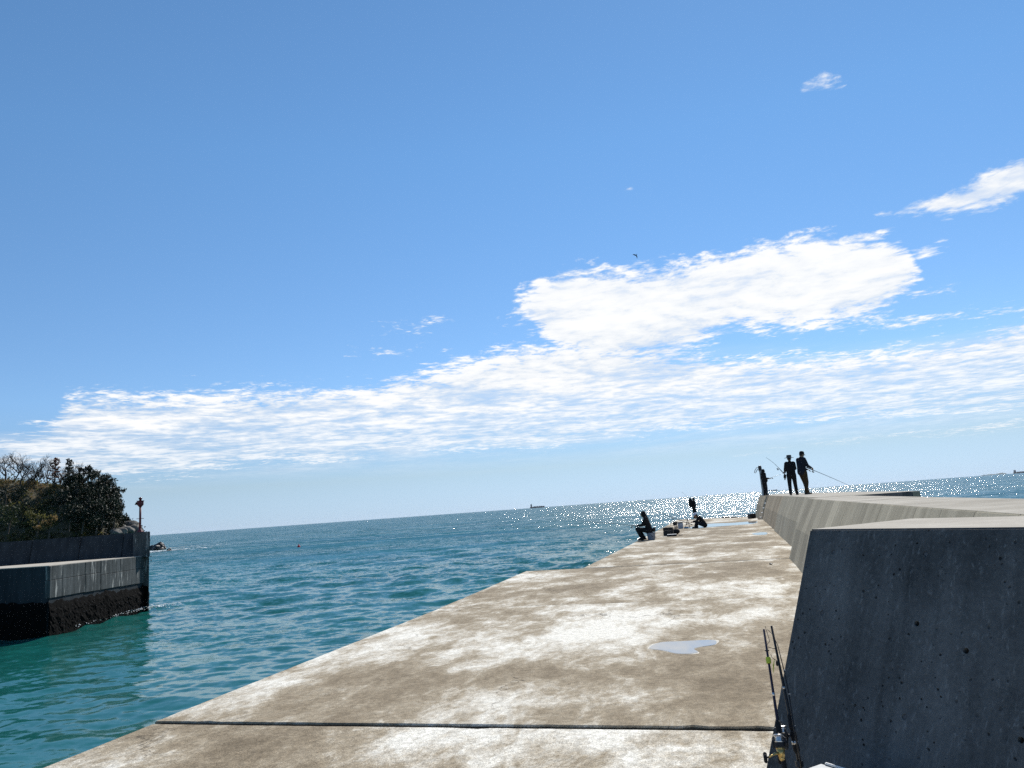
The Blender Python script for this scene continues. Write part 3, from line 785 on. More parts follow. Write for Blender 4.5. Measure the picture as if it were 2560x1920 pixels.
def bare_tree(x, y, d, h, spread, label, seed, lean=0., foliage=None, conifer=False):
    random.seed(seed)
    p = atd(x, y, d); t_ = thing('conifer_tree' if conifer else 'bare_tree', label, 'tree', p - Vector((0, 0, .3)))
    tr, cr, L = MB(), MB(), Leaves()
    if conifer:
        tr.tube([(0, 0, -.5), (lean*.5, 0, h*.5), (lean, 0, h)], [.12, .08, .02], 6)
        for k in range(26):
            z = h*(.2 + .78*k/26); ln_ = spread*(1.15 - k/26)*random.uniform(.6, 1.25); a = k*2.4
            e = Vector((lean*z/h + math.cos(a)*ln_, math.sin(a)*ln_, z + ln_*.15))
            cr.tube([(lean*z/h, 0, z), e], [.03, .012], 4)
            for q in range(16):
                f = random.uniform(.3, 1.05); L.leaf(Vector((lean*z/h, 0, z)).lerp(e, f) + Vector((random.gauss(0, .09), random.gauss(0, .09), random.gauss(0, .07))), random.uniform(.2, .4), .45)
    else:
        def grow(p_, dr, ln_, r_, lev):
            n_ = 3; pts = [p_]; dd = dr.copy()
            for i in range(n_):
                dd = (dd + Vector((random.gauss(0, .16), random.gauss(0, .16), random.gauss(.05, .10)))).normalized()
                pts.append(pts[-1] + dd*ln_/n_)
            (tr if lev == 0 else cr).tube(pts, [r_*(1 - .45*i/n_) for i in range(n_ + 1)], 6 if lev < 2 else 3, cap=False)
            if lev >= 4: 
                if foliage:
                    for q in range(3): L.leaf(pts[-1] + Vector((random.gauss(0, .1),)*3), random.uniform(.12, .22), .5)
                return
            nb_ = (4, 4, 4, 3)[lev]
            for i in range(nb_):
                f = random.uniform(.35, 1.) if i else 1.
                q = pts[min(n_ - 1, int(f*n_))].lerp(pts[min(n_, int(f*n_) + 1)], f*n_ % 1 if f < 1 else 1.)
                ax = Vector((random.gauss(0, 1), random.gauss(0, 1), random.gauss(0, .25))).normalized()
                nd = (dd*.75 + ax*spread*random.uniform(.6, 1.1) + Vector((0, 0, .22))).normalized()
                grow(q, nd, ln_*random.uniform(.55, .8), max(.016, r_*.58), lev + 1)
        grow(Vector((0, 0, -.3)), Vector((lean, 0, 1)).normalized(), h*.52, .12, 0)
    tr.build('trunk', M['bark'], t_, fix=False)
    if L.v:
        b = len(cr.v); cr.v += L.v; cr.f += [tuple(i + b for i in f) for f in L.f]; cr.mi += [1]*len(L.f)
    cr.build('crown', [M['bark'], M[foliage or 'leaf_dark']], t_, fix=False)
for i, a in enumerate(((9, 1202, 99, 4.2, .85, 'bare round-headed tree at the left end of the headland ridge', 1, .0), (27, 1206, 99, 3.9, 1.0, 'bare spreading tree beside the round-headed tree, leaning right', 2, .25),
                       (50, 1208, 98, 3.1, 1.05, 'low bare twiggy tree right of the leaning bare tree', 3, -.1), (68, 1211, 98, 2.9, 1.0, 'low bare thorny tree left of the slender pale trees', 13, .1), (88, 1213, 99, 2.4, .9, 'small bare sapling in the gap of the ridge trees', 4, .0),
                       (104, 1216, 99, 3.6, .75, 'slender pale bare tree left of the reddish conifer', 5, -.1), (117, 1216, 100, 3.5, .7, 'bare upright tree touching the left side of the reddish conifer', 6, .05), (146, 1218, 99, 3.2, .9, 'bare leaning tree between the two conifers', 7, .3),
                       (160, 1217, 100, 2.7, .9, 'small bare tree just left of the green conifer', 8, .0), (190, 1213, 100, 2.9, .8, 'pale bare tree right of the green conifer', 9, .1), (204, 1212, 101, 2.5, .8, 'bare sapling beside the tallest evergreen shrub', 10, .0))):
    bare_tree(*a)
bare_tree(136, 1217, 98, 4.2, 1.15, 'reddish brown conifer on the headland ridge', 21, .1, 'leaf_rust', True)
bare_tree(172, 1219, 98, 4.2, 1.0, 'thin dark green conifer on the headland ridge', 22, .0, 'leaf_dark', True)
random.seed(5)

def rock_mesh(r, seed, sub=3, flat=.7):
    bm = bmesh.new(); bmesh.ops.create_icosphere(bm, subdivisions=sub, radius=r)
    for v in bm.verts:
        q = v.co/r*1.3 + Vector((seed*3.7, seed, 0)); n = mnoise.noise(q)*.38 + mnoise.noise(q*2.6)*.2 + mnoise.noise(q*6)*.08
        v.co *= (1 + n); v.co.z *= flat
    me = bpy.data.meshes.new('rock'); bm.to_mesh(me); bm.free(); return me
for i, (x, y, d, r, lab) in enumerate(((336, 1324, 96, .85, 'rounded grey boulder nearest the red harbour light'), (328, 1314, 98, .95, 'dark boulder at the foot of the cliff above the other boulders'), (318, 1327, 94, .8, 'flat pale boulder in the middle of the cliff foot'),
                                       (303, 1330, 93, .75, 'flat boulder left of the pale flat boulder at the cliff foot'), (289, 1333, 92, .7, 'low boulder at the left end of the cliff foot rocks'), (342, 1333, 97, .75, 'low boulder behind the base of the red harbour light'))):
    o = link('boulder', rock_mesh(r, i + 1), None, M['rock'], True, loc=atd(x, y, d), label=lab, cat='boulder', group='boulders at the cliff foot')
# rocks awash beyond the breakwater
for i, (x, y, r, lab) in enumerate(((397, 1371, 1.9, 'largest jagged black rock awash beyond the breakwater end'), (383, 1371, 1.3, 'black rock half hidden by the breakwater end'), (408, 1369, 1.0, 'black rock on the right shoulder of the largest awash rock'), (423, 1373, .6, 'small black rock standing apart right of the awash rocks'))):
    p = at(x, y + 4, ZW); o = link('sea_rock', rock_mesh(r, i + 20, 3, .95), None, M['rock_dark'], False, loc=p + Vector((0, 0, .2*r)), label=lab, cat='rock', group='rocks awash off the breakwater')
# foam
def foam_material():
    m_, t, p, o = material('sea_foam'); p.inputs['Base Color'].default_value = (.78, .80, .80, 1); p.inputs['Roughness'].default_value = .9; return m_
M['foam'] = foam_material()
F_ = MB()
def flecks(c, sx, sy, n, s0, s1):
    for k in range(n):
        p = Vector(c) + Vector((random.gauss(0, sx), random.gauss(0, sy), random.uniform(.12, .26)))
        s_ = random.uniform(s0, s1); pts = []
        for j in range(6):
            a = j*1.047 + random.uniform(-.3, .3); pts.append(p + Vector((math.cos(a)*s_*1.8*random.uniform(.5, 1), math.sin(a)*s_*random.uniform(.5, 1), random.uniform(-.02, .02))))
        F_.add(pts, [tuple(range(6))])
rk = at(400, 1378, ZW); flecks(rk, 7, 3.5, 260, .15, .5); flecks(at(440, 1370, ZW), 10, 6, 160, .12, .4); flecks(at(375, 1382, ZW), 5, 3, 120, .15, .5)
for k in range(130):
    s_ = random.random()**.45*11.5
    flecks(fpt(s_, ZW, .16 + abs(random.gauss(0, .10))), .1, .1, 1, .015, .05)
flecks(fpt(11.3, ZW, .9), .7, .8, 110, .02, .08)
F_.build('foam', M['foam'], fix=False, label='white foam around the awash rocks and the breakwater foot', cat='foam', kind='stuff')

# ------------------------------------------------------------------ people
M['skin'] = simple('skin', (.33, .19, .125), .55, var=.1)
M['hair'] = simple('black_hair', (.012, .010, .009), .5)
M['cloth_black'] = simple('black_cloth', (.016, .016, .018), .9, spec=.15)
M['cloth_navy'] = simple('dark_navy_cloth', (.016, .019, .028), .9, spec=.15)
M['cloth_brown'] = simple('dark_brown_cloth', (.055, .036, .018), .9, spec=.15)
M['cloth_grey'] = simple('charcoal_cloth', (.028, .028, .030), .9, spec=.15)
M['shoe'] = simple('black_shoe', (.012, .012, .012), .6)
M['eye'] = simple('eye', (.5, .5, .48), .2)
M['lips'] = simple('lips', (.24, .09, .075), .5)
M['band'] = simple('pale_hat_band', (.45, .44, .42), .8)
M['cap_blue'] = simple('white_and_blue_cap_cloth', (.50, .55, .66), .8, var=.35, scale=14)

def person(label, loc, rotz, J, cols, hat=None, group=None, scale=1., extra=None):
    """J: joints in the person's own frame, facing +Y. l/r are the person's left/right"""
    J = {k: Vector(v)*scale for k, v in J.items()}
    s = scale
    P = thing('person', label, 'person', loc, rotz, group)
    hd, nk, ch, pv = J['head'], J['neck'], J['chest'], J['pelvis']
    fwd = J['face'].normalized() if 'face' in J else Vector((0, 1, 0))
    up = (hd - nk).normalized(); up = (up - fwd*up.dot(fwd)).normalized(); sd = fwd.cross(up)
    HR = Matrix((sd, fwd, up)).transposed()
    def hp(x, y, z): return hd + HR @ Vector((x*s, y*s, z*s))
    b = MB()
    b.ell(hd, (.076*s, .095*s, .115*s), HR, 14); b.ell(hp(0, .03, -.06), (.055*s, .062*s, .062*s), HR, 12)
    b.cone(hp(0, .088, .02), .011*s, hp(0, .108, -.022), .015*s, 8)                       # nose
    for q in (-1, 1): b.ell(hp(q*.078, -.005, -.005), (.012*s, .022*s, .032*s), HR, 8)     # ears
    b.cone(nk - up*.05*s, .062*s, hp(0, -.01, -.06), .052*s)
    b.cone(ch, .11*s, pv, .115*s); b.cone(J['shl'].lerp(ch, .3), .07*s, J['shr'].lerp(ch, .3), .07*s)
    for q in 'lr':
        b.cone(J['sh' + q], .052*s, J['el' + q], .040*s); b.cone(J['el' + q], .038*s, J['wr' + q], .027*s)
        b.cone(J['hip' + q], .075*s, J['kn' + q], .052*s); b.cone(J['kn' + q], .050*s, J['an' + q], .036*s)
        # hand: palm, four bent fingers, a thumb from the side of the palm
        w_ = J['wr' + q]; d = (J['ha' + q] - w_).normalized(); n = (J['pn' + q].normalized() if 'pn' + q in J else Vector((0, 0, -1)))
        n = (n - d*n.dot(d)).normalized(); a = d.cross(n)
        side = 1 if q == 'l' else -1
        pc = w_ + d*.055*s
        b.ell(pc, (.040*s, .050*s, .017*s), Matrix((a, d, n)).transposed(), 10); b.cone(w_ - d*.01*s, .026*s, w_ + d*.03*s, .026*s, 8)
        for k, (o_, ln_) in enumerate(((-.029, .066), (-.010, .078), (.010, .073), (.028, .056))):
            r0 = w_ + d*.092*s + a*o_*s; r1 = r0 + (d*.75 + n*.55).normalized()*ln_*.5*s; r2 = r1 + (n*.85 + d*.25).normalized()*ln_*.5*s
            b.cone(r0 - d*.015*s, .0095*s, r1, .009*s, 7); b.cone(r1, .009*s, r2, .0078*s, 7)
        t0 = w_ + d*.035*s - a*.036*s*side; t1 = t0 + (d*.6 - a*side*.6 + n*.45).normalized()*.04*s; t2 = t1 + (d*.5 + n*.8).normalized()*.03*s
        b.cone(t0, .012*s, t1, .0105*s, 7); b.cone(t1, .0105*s, t2, .009*s, 7)
    body = b.remesh('body', M['skin'], .0075*max(s, .9), 2, P)
    for q in (-1, 1): MB().ell(hp(q*.031, .083, .012), .0125*s, n=8).build('eye', M['eye'], P, smooth=True)
    MB().ell(hp(0, .084, -.058), (.024*s, .010*s, .007*s), HR, 8).build('mouth', M['lips'], P, smooth=True)
    # jacket
    c = MB(); belly = ch.lerp(pv, .55)
    for q in 'lr':
        ax = (J['shl'] - J['shr']).normalized()*(1 if q == 'l' else -1)
        hipx = (J['hipl'] - J['hipr']).normalized()*(1 if q == 'l' else -1)
        c.cone(J['sh' + q] - ax*.03*s, .092*s, belly + hipx*.062*s, .130*s, 12); c.cone(belly + hipx*.062*s, .130*s, pv + hipx*.055*s + (pv - ch).normalized()*.04*s, .134*s, 12)
        c.cone(J['sh' + q], .074*s, J['el' + q], .060*s); c.cone(J['el' + q], .060*s, J['wr' + q].lerp(J['el' + q], .06), .043*s)
    c.cone(J['shl'], .068*s, J['shr'], .068*s); c.cone(ch, .125*s, belly, .125*s, 12); c.cone(nk - up*.03*s, .082*s, nk + up*.005*s, .066*s)
    if hat == 'hood':
        c.ell(hp(0, -.022, .012), (.100*s, .108*s, .132*s), HR, 14); c.cone(hp(0, -.06, -.06), .085*s, nk - up*.04*s - fwd*.04*s, .095*s)
    if extra: extra(c, s, J)
    c.remesh('jacket', M[cols[0]], .011*s, 3, P)
    t = MB()
    for q in 'lr':
        t.cone(J['hip' + q], .112*s, J['kn' + q], .082*s, 12); t.cone(J['kn' + q], .082*s, J['an' + q], .066*s, 12)
    t.cone(pv, .120*s, J['hipl'].lerp(J['hipr'], .5), .115*s)
    t.remesh('trousers', M[cols[1]], .011*s, 3, P)
    for q in 'lr':
        f = J['ft' + q] if 'ft' + q in J else Vector((0, 1, 0))
        f = f.normalized(); an = J['an' + q]; ht = .075*s
        h = MB(); h.cone(an + Vector((0, 0, .02*s)), .044*s, an - Vector((0, 0, .03*s)), .046*s); base = an - Vector((0, 0, .038*s))
        h.cone(base - f*.05*s, .038*s, base + f*.09*s, .043*s); h.cone(base + f*.09*s, .043*s, base + f*.16*s - Vector((0, 0, .008*s)), .032*s)
        h.remesh('shoe', M['shoe'], .009*s, 2, P)
    if hat != 'hood':
        MB().ell(hp(0, -.014, .018), (.083*s, .094*s, .108*s), HR, 12).build('hair', M['hair'], P, smooth=True)
    axis = HR @ Vector((0, -.06, 1))
    if hat == 'brim':
        o = MB().lathe([(.205*s, -.006*s), (.20*s, .006*s), (.105*s, .022*s), (.103*s, .10*s), (.085*s, .125*s), (0, .13*s)], hp(0, -.005, .045), 22, axis=axis).build('brimmed_hat', M['cloth_grey'], P, smooth=False)
        MB().lathe([(.1055*s, .024*s), (.1065*s, .045*s)], hp(0, -.005, .045), 22, axis=axis).build('hat_band', M['band'], o)
    if hat in ('cap', 'bluecap'):
        mm = M['cloth_black'] if hat == 'cap' else M['cap_blue']
        o = MB().lathe([(.098*s, -.01*s), (.100*s, .03*s), (.085*s, .085*s), (.05*s, .105*s), (0, .11*s)], hp(0, -.004, .045), 18, axis=HR @ Vector((0, 0, 1))).build('cap', mm, P, smooth=True)
        v = []
        for k in range(9):
            a = -1.15 + 2.3*k/8; v += [hp(.088*math.sin(a), .088*math.cos(a), .045), hp(.085*math.sin(a)*.95, .10*math.cos(a) + .088*(1 - abs(a)/1.6), .028)]
        m_ = MB(); m_.add(v + [q_ - up*.006*s for q_ in v], [(2*k, 2*k+1, 2*k+3, 2*k+2) for k in range(8)] + [(18 + 2*k, 18 + 2*k+2, 18 + 2*k+3, 18 + 2*k+1) for k in range(8)] + [(2*k+1, 18+2*k+1, 18+2*k+3, 2*k+3) for k in range(8)])
        m_.build('bill', mm if hat == 'cap' else M['cap_blue'], o)
    return P

def standing(**kw):
    J = dict(pelvis=(0, 0, .93), chest=(0, .0, 1.27), neck=(0, -.01, 1.47), head=(0, .03, 1.60), shl=(-.185, 0, 1.41), shr=(.185, 0, 1.41),
             hipl=(-.095, 0, .90), hipr=(.095, 0, .90), knl=(-.115, .02, .49), knr=(.115, .03, .49), anl=(-.125, -.01, .085), anr=(.13, .0, .085),
             ell=(-.23, -.03, 1.13), elr=(.23, -.03, 1.13), wrl=(-.17, .20, 1.05), wrr=(.17, .20, 1.05), hal=(-.13, .35, 1.06), har=(.13, .35, 1.06))
    # person facing +Y has the left hand at -X
    J.update(kw); return J

def rod(name, label, butt, tip, r0=.011, r1=.0035, bend=0., reel=True, group=None, bendv=Vector((0, 0, -1)), reel_up=False):
    butt, tip = Vector(butt), Vector(tip); d = (tip - butt); L = d.length; d.normalize()
    T = thing(name, label, 'fishing rod', butt, group=group)
    pts = []
    for k in range(13):
        f = k/12; pts.append(d*L*f + bendv*bend*max(0, f - .35)**2)
    MB().tube(pts, [r0 + (r1 - r0)*(k/12)**.8 for k in range(13)], 7).build('blank', M['rod'], T, smooth=True)
    MB().tube([Vector((0, 0, 0)), d*.12, d*.30, d*.42], [r0*1.5, r0*1.45, r0*1.25, r0*1.35], 10).build('grip', M['black'], T, smooth=True)
    dn = Vector((0, 0, -1)); dn = (dn - d*dn.dot(d)).normalized()
    if reel_up: dn = -dn
    if reel:
        rl = MB(); c = d*.36 + dn*.075
        rl.cone(d*.34, .008, c, .012, 8); rl.ell(c, (.028, .028, .034), None, 10)
        ro = rl.build('reel', M['metal'], T, smooth=True)
        MB().lathe([(.024, 0), (.028, .006), (.020, .010), (.020, .036), (.027, .040), (.024, .048)], c + d*.02, 14, axis=d).build('spool', M['black'], ro)
        sdv = d.cross(dn); MB().tube([c, c + sdv*.05, c + sdv*.055 - d*.05, c + sdv*.075 - d*.05], [.004, .004, .0035, .007], 6).build('crank', M['black'], ro)
    for f in (.5, .64, .76, .86, .94, 1.):
        p = d*L*f + bendv*bend*max(0, f - .35)**2
        MB().lathe([(.010*(1.3 - f*.7), -.002), (.013*(1.3 - f*.7), 0), (.010*(1.3 - f*.7), .002)], p + dn*.014*(1.4 - f*.6), 8, axis=d).build('guide', M['metal'], T)
    return T
M['rod'] = simple('graphite_rod', (.012, .012, .014), .35)
M['metal'] = simple('reel_metal', (.35, .34, .33), .35, .8)

def face_to(vx, vy):          # rotation that turns the person's +Y to the world direction
    return math.atan2(-vx, vy)
def LW(loc, rz, p): return Vector(loc) + Matrix.Rotation(rz, 3, 'Z') @ Vector(p)
SEAW = (-UY, UX)              # off the pier, to the left

# 1. man sitting on a bucket, fishing over the pier edge
P1p = at(1623, 1349.5, 0); rz = face_to(*SEAW)
J = dict(pelvis=(0, -.05, .40), chest=(0, .03, .74), neck=(0, .10, .94), head=(0, .155, 1.06), shl=(-.18, .06, .88), shr=(.18, .06, .88), face=(0, 1, -.12),
         hipl=(-.10, .0, .38), hipr=(.10, .0, .38), knl=(-.13, .44, .47), knr=(.13, .42, .46), anl=(-.11, .28, .085), anr=(.12, .20, .085),
         ell=(-.22, .20, .62), elr=(.22, .18, .62), wrl=(-.10, .42, .60), wrr=(.10, .42, .61), hal=(-.04, .52, .60), har=(.05, .52, .61))
person('person in a black hooded jacket sitting on a pale bucket at the pier edge', P1p, rz, J, ('cloth_black', 'cloth_black'), 'hood')
M['bucket'] = simple('grey_blue_bucket_plastic', (.20, .225, .27), .45)
M['lid'] = simple('blue_lid_plastic', (.08, .10, .15), .45)
bk = thing('bucket', 'pale grey-blue bucket used as a seat by the hooded person', 'bucket', LW(P1p, rz, (0, -.10, 0)), rz)
MB().lathe([(.145, 0), (.15, .01), (.175, .25), (.185, .252), (.185, .275)], n=20).build('bucket_body', M['bucket'], bk, smooth=False)
MB().lathe([(.19, .276), (.19, .292), (.0, .296)], n=20).build('lid', M['lid'], bk)
MB().tube([(-.185, 0, .23), (-.20, -.05, .15), (-.15, -.16, .10), (0, -.205, .09), (.15, -.16, .10), (.20, -.05, .15), (.185, 0, .23)], .006, 6).build('handle', M['black'], bk, smooth=True)
pch = thing('waist_pouch', 'small black pouch hanging at the back of the seated hooded person', 'pouch', LW(P1p, rz, (0, -.235, .30)), rz)
MB().box((0, 0, .10), (.22, .12, .18)).bevel('pouch_body', M['black'], .03, 2, pch, True); MB().box((0, -.055, .155), (.20, .03, .07)).bevel('flap', M['cloth_grey'], .01, 1, pch)
rb = LW(P1p, rz, (.0, .28, .57)); rod('fishing_rod', 'fishing rod held out over the water by the hooded person on the bucket', rb, LW(P1p, rz, (0, 3.1, 1.02)), bend=.10)

# 2. tackle boxes and bag between the two sitting people
tbx = thing('tackle_box', 'black two-tier tackle box on the deck between the two sitting people', 'tackle box', at(1672, 1339, 0), rz + math.pi/2)
MB().box((0, 0, .11), (.44, .26, .20)).bevel('case', M['black'], .015, 2, tbx); MB().box((.0, 0, .275), (.44, .25, .11)).bevel('upper_tray', M['black'], .012, 2, tbx)
MB().box((0, .0, .345), (.43, .24, .025)).bevel('lid', M['cloth_grey'], .008, 1, tbx); MB().tube([(-.1, 0, .355), (-.1, 0, .385), (.1, 0, .385), (.1, 0, .355)], .008, 6).build('handle', M['black'], tbx)
bgp = at(1690, 1336, 0); bag = thing('bag', 'rounded black bag lying against the black tackle box', 'bag', bgp, .3)
MB().ell((0, 0, .13), (.20, .16, .13), None, 16).remesh('bag_body', M['cloth_black'], .012, 2, bag); MB().tube([(-.14, .02, .2), (-.08, .04, .285), (.08, .04, .285), (.14, .02, .2)], .012, 6).build('strap', M['black'], bag)
brd = thing('cutting_board', 'white board lying on a dark case in front of the black bag', 'board', at(1680, 1340.5, 0), rz + math.pi/2)
MB().box((0, 0, .035), (.42, .22, .06)).bevel('case', M['black'], .01, 1, brd); MB().box((0, 0, .078), (.40, .21, .02)).bevel('board', M['white'], .006, 1, brd)
lng = MB().tube([at(1697, 1338, .02), at(1706, 1337, .02)], .015, 8).build('short_stick', M['black'], label='short dark stick lying on the deck beside the black bag', cat='stick')

# 3. man sitting low with the rod on two rests
P3p = at(1754, 1319.5, 0); rz3 = face_to(*SEAW)
J3 = dict(pelvis=(0, -.16, .17), chest=(0, .0, .45), neck=(0, .13, .58), head=(0, .235, .645), shl=(-.19, .07, .54), shr=(.19, .07, .54), face=(0, 1, -.55),
          hipl=(-.11, -.10, .16), hipr=(.11, -.10, .16), knl=(-.22, .22, .30), knr=(.22, .22, .30), anl=(-.12, .30, .085), anr=(.14, .24, .085),
          ell=(-.27, .22, .36), elr=(.27, .22, .36), wrl=(-.14, .40, .33), wrr=(.14, .40, .35), hal=(-.06, .50, .33), har=(.06, .50, .35))
person('person in a black jacket and white and blue cap squatting beside the rod rests', P3p, rz3, J3, ('cloth_black', 'cloth_navy'), 'bluecap')
ra, rbb = at(1731, 1312, .22), atd(1612, 1268, 37.2)
rod('fishing_rod', 'long fishing rod resting across the two tripod rests', ra, rbb, .014, .006, bend=.12, bendv=Vector((0, 0, 1)))
def tripod(label, p, h, sp, bucket=None):
    t_ = thing('rod_rest', label, 'rod rest', p, .4)
    for k in range(3):
        a = k*2.094 + .5; MB().tube([(math.cos(a)*sp, math.sin(a)*sp, 0), (0, 0, h)], [.013, .011], 6).build('leg', M['metal_dark'], t_)
    MB().tube([(-.06, 0, h + .05), (-.02, 0, h), (.02, 0, h), (.06, 0, h + .05)], .011, 6).build('fork', M['metal_dark'], t_)
    return t_
M['metal_dark'] = simple('dark_metal', (.05, .05, .052), .45, .5)
tripod('tripod rod rest standing beside the squatting person', at(1721, 1320.5, 0), .46, .17)
tp2 = at(1684, 1313.5, 0); tripod('tripod rod rest straddling the black pail', tp2, .43, .19)
pl_ = thing('pail', 'black pail standing behind the white cooler box', 'pail', at(1688, 1313, 0))
MB().lathe([(.12, 0), (.15, .19), (.16, .195), (.155, .20), (.14, .19), (.115, .01), (0, .01)], n=18).build('pail_body', M['black'], pl_); MB().tube([(-.155, 0, .19), (-.12, 0, .27), (0, 0, .30), (.12, 0, .27), (.155, 0, .19)], .005, 6).build('handle', M['metal_dark'], pl_)
M['cooler'] = simple('pale_cooler_plastic', (.42, .43, .46), .5)
cl_ = thing('cooler_box', 'tall white cooler box with a dark lid beside the rod rests', 'cooler', at(1702, 1321.5, 0), rz)
MB().box((0, 0, .15), (.25, .26, .30)).bevel('cooler_body', M['cooler'], .02, 2, cl_); MB().box((0, 0, .325), (.27, .28, .05)).bevel('lid', M['metal_dark'], .012, 2, cl_); MB().box((0, .135, .29), (.06, .015, .06)).bevel('latch', M['metal_dark'], .004, 1, cl_)
for k, (x, y, lab) in enumerate(((1688, 1321.5, 'small dark bottle left of the white cooler box'), (1692.5, 1320.5, 'small dark bottle touching the white cooler box'))):
    p = at(x, y, 0); bt = thing('bottle', lab, 'bottle', p, 0, 'bottles by the cooler box')
    MB().lathe([(.034, 0), (.036, .01), (.036, .10), (.014, .135), (.014, .15)], n=12).build('bottle_body', M['metal_dark'], bt); MB().lathe([(.016, .15), (.016, .17)], n=10).build('cap', M['black'], bt)
M['blue'] = simple('blue_plastic', (.10, .28, .42), .4)
ty = thing('tray', 'shallow blue tray on the deck under the rod rest', 'tray', at(1716, 1321, 0), rz)
MB().box((0, 0, .015), (.34, .22, .02)).bevel('base', M['blue'], .006, 1, ty)
for sx, sy, lx, ly in ((0, .11, .36, .02), (0, -.11, .36, .02), (.17, 0, .02, .20), (-.17, 0, .02, .20)): MB().box((sx, sy, .045), (lx, ly, .06)).bevel('rim', M['blue'], .004, 1, ty)

# 4. person standing at the far end of the deck
P4p = pier(55.6, -1.45, 0); t4 = at(1738, 1297, 0); P4p = Vector((t4.x, t4.y, 0)) if t4.y < 57 else Vector((t4.x*55.6/t4.y, 55.6, 0))
rz4 = face_to(.95, .3)
J4 = standing(wrl=(-.12, .22, 1.16), wrr=(.10, .24, 1.14), hal=(-.06, .34, 1.2), har=(.04, .36, 1.18), ell=(-.25, .0, 1.12), elr=(.24, .0, 1.12))
person('person in dark clothes and cap standing at the far end of the deck', P4p, rz4, J4, ('cloth_black', 'cloth_black'), 'cap', scale=.88)
bp = thing('backpack', 'bulky dark backpack worn by the person at the far end of the deck', 'backpack', LW(P4p, rz4, (0, -.20, .86)), rz4)
MB().cone((0, -.04, .14), .15, (0, -.03, .48), .14).cone((0, -.02, .50), .12, (0, -.03, .60), .09).remesh('backpack_body', M['cloth_black'], .014, 2, bp)
for q in (-1, 1): MB().tube([(q*.10, .06, .10), (q*.13, .17, .25), (q*.11, .10, .50)], .018, 6).build('strap', M['black'], bp)
rod('fishing_rod', 'thin fishing rod rising behind the person at the far end of the deck', LW(P4p, rz4, (-.08, .28, 1.0)), atd(1705, 1230, P4p.y + 1.2), .012, .004)
# low bars at the end of the deck
for k, (x0, x1, lab) in enumerate(((1806, 1822, 'left one of two dark low bars at the far edge of the deck'), (1828, 1842, 'right one of two dark low bars at the far edge of the deck'))):
    a, b = at(x0, 1294.3 - .3*k, .02), at(x1, 1293.6 - .3*k, .02)
    MB().tube([a, b], .06, 8).build('low_bar', M['metal_dark'], label=lab, cat='bar', group='low bars at the deck end')
cr = thing('crate', 'black crate with gear standing by the far end of the sea wall', 'crate', at(1880, 1296, 0), .2)
for sx, sy, lx, ly in ((0, .14, .42, .02), (0, -.14, .42, .02), (.20, 0, .02, .26), (-.20, 0, .02, .26)): MB().box((sx, sy, .14), (lx, ly, .28)).bevel('side', M['black'], .005, 1, cr)
MB().box((0, 0, .015), (.40, .26, .02)).build('base', M['black'], cr); MB().tube([(-.2, 0, .28), (-.17, 0, .42), (.17, 0, .42), (.2, 0, .28)], .012, 6).build('handle', M['black'], cr)
MB().box((.05, .02, .24), (.2, .16, .14)).bevel('gear', M['lid'], .02, 1, cr)

# 5 and 6. two people on top of the sea wall
WT = 1.402
def place(px_, u, z):
    """stand on the wall top at distance u along it, in the column of a photo pixel"""
    lo, hi = 1.9, 4.2
    for _ in range(30):
        v = (lo + hi)/2; p = pier(u, v, z); c = RC.transposed() @ (p - C0); x = PW/2 + FPX*c.x/-c.z
        if x < px_: lo = v
        else: hi = v
    return pier(u, v, z)
P5p = place(1985, 34.6, 1.388); rz5 = face_to(.25, .97)
J5 = standing(anl=(-.14, -.16, .10), knl=(-.12, -.03, .50), anr=(.14, .06, .085), wrl=(-.24, .14, 1.03), ell=(-.235, -.02, 1.13), hal=(-.27, .27, 1.06), elr=(.205, .06, 1.15), wrr=(.10, .28, 1.10), har=(.05, .4, 1.1), shl=(-.165, .0, 1.40), shr=(.165, .0, 1.39), ftr=(.45, 1, 0), ftl=(.2, 1, -.3))
person('person in a wide-brimmed hat standing on the sea wall, seen from behind', P5p, rz5, J5, ('cloth_black', 'cloth_black'), 'brim', scale=.99)
hb = thing('hip_bag', 'dark bag hanging at the left hip of the person in the brimmed hat', 'bag', LW(P5p, rz5, (-.27, .0, .74)), rz5)
MB().box((0, 0, .10), (.10, .20, .20), rot=Matrix.Rotation(R(8), 3, 'Y')).bevel('bag_body', M['cloth_black'], .03, 2, hb, True); MB().tube([(.0, 0, .19), (.06, .0, .32), (.12, -.02, .42)], .014, 6).build('strap', M['black'], hb); MB().tube([(-.02, 0, -.06), (0, 0, .04)], [.02, .035], 8).build('tail', M['cloth_black'], hb)
rod('fishing_rod', 'fishing rod held up and curving left by the person in the brimmed hat', LW(P5p, rz5, (-.25, .20, .93)), atd(1916, 1137, P5p.y + .8), .012, .004, bend=.28, bendv=Vector((-.3, 0, -1)))
P6p = place(2014, 33.6, 1.392); rz6 = face_to(.93, .36)
J6 = standing(pelvis=(0, -.04, .94), head=(0, .07, 1.60), chest=(0, -.01, 1.28), face=(0, 1, -.25), anl=(-.12, .24, .085), knl=(-.11, .14, .50), anr=(.12, -.06, .085), wrl=(-.10, .34, 1.0), wrr=(.12, .36, 1.06), hal=(-.05, .46, .96), har=(.06, .48, 1.04), ell=(-.22, .06, 1.12), elr=(.22, .10, 1.14), ftl=(.1, 1, 0))
person('person in a cap and brown trousers standing on the sea wall in profile', P6p, rz6, J6, ('cloth_navy', 'cloth_brown'), 'cap', scale=1.04)
rod('fishing_rod', 'fishing rod pointing down to the right from the person in brown trousers', LW(P6p, rz6, (.04, .20, 1.13)), atd(2132, 1216, P6p.y + 1.0), .014, .005, bend=.10)
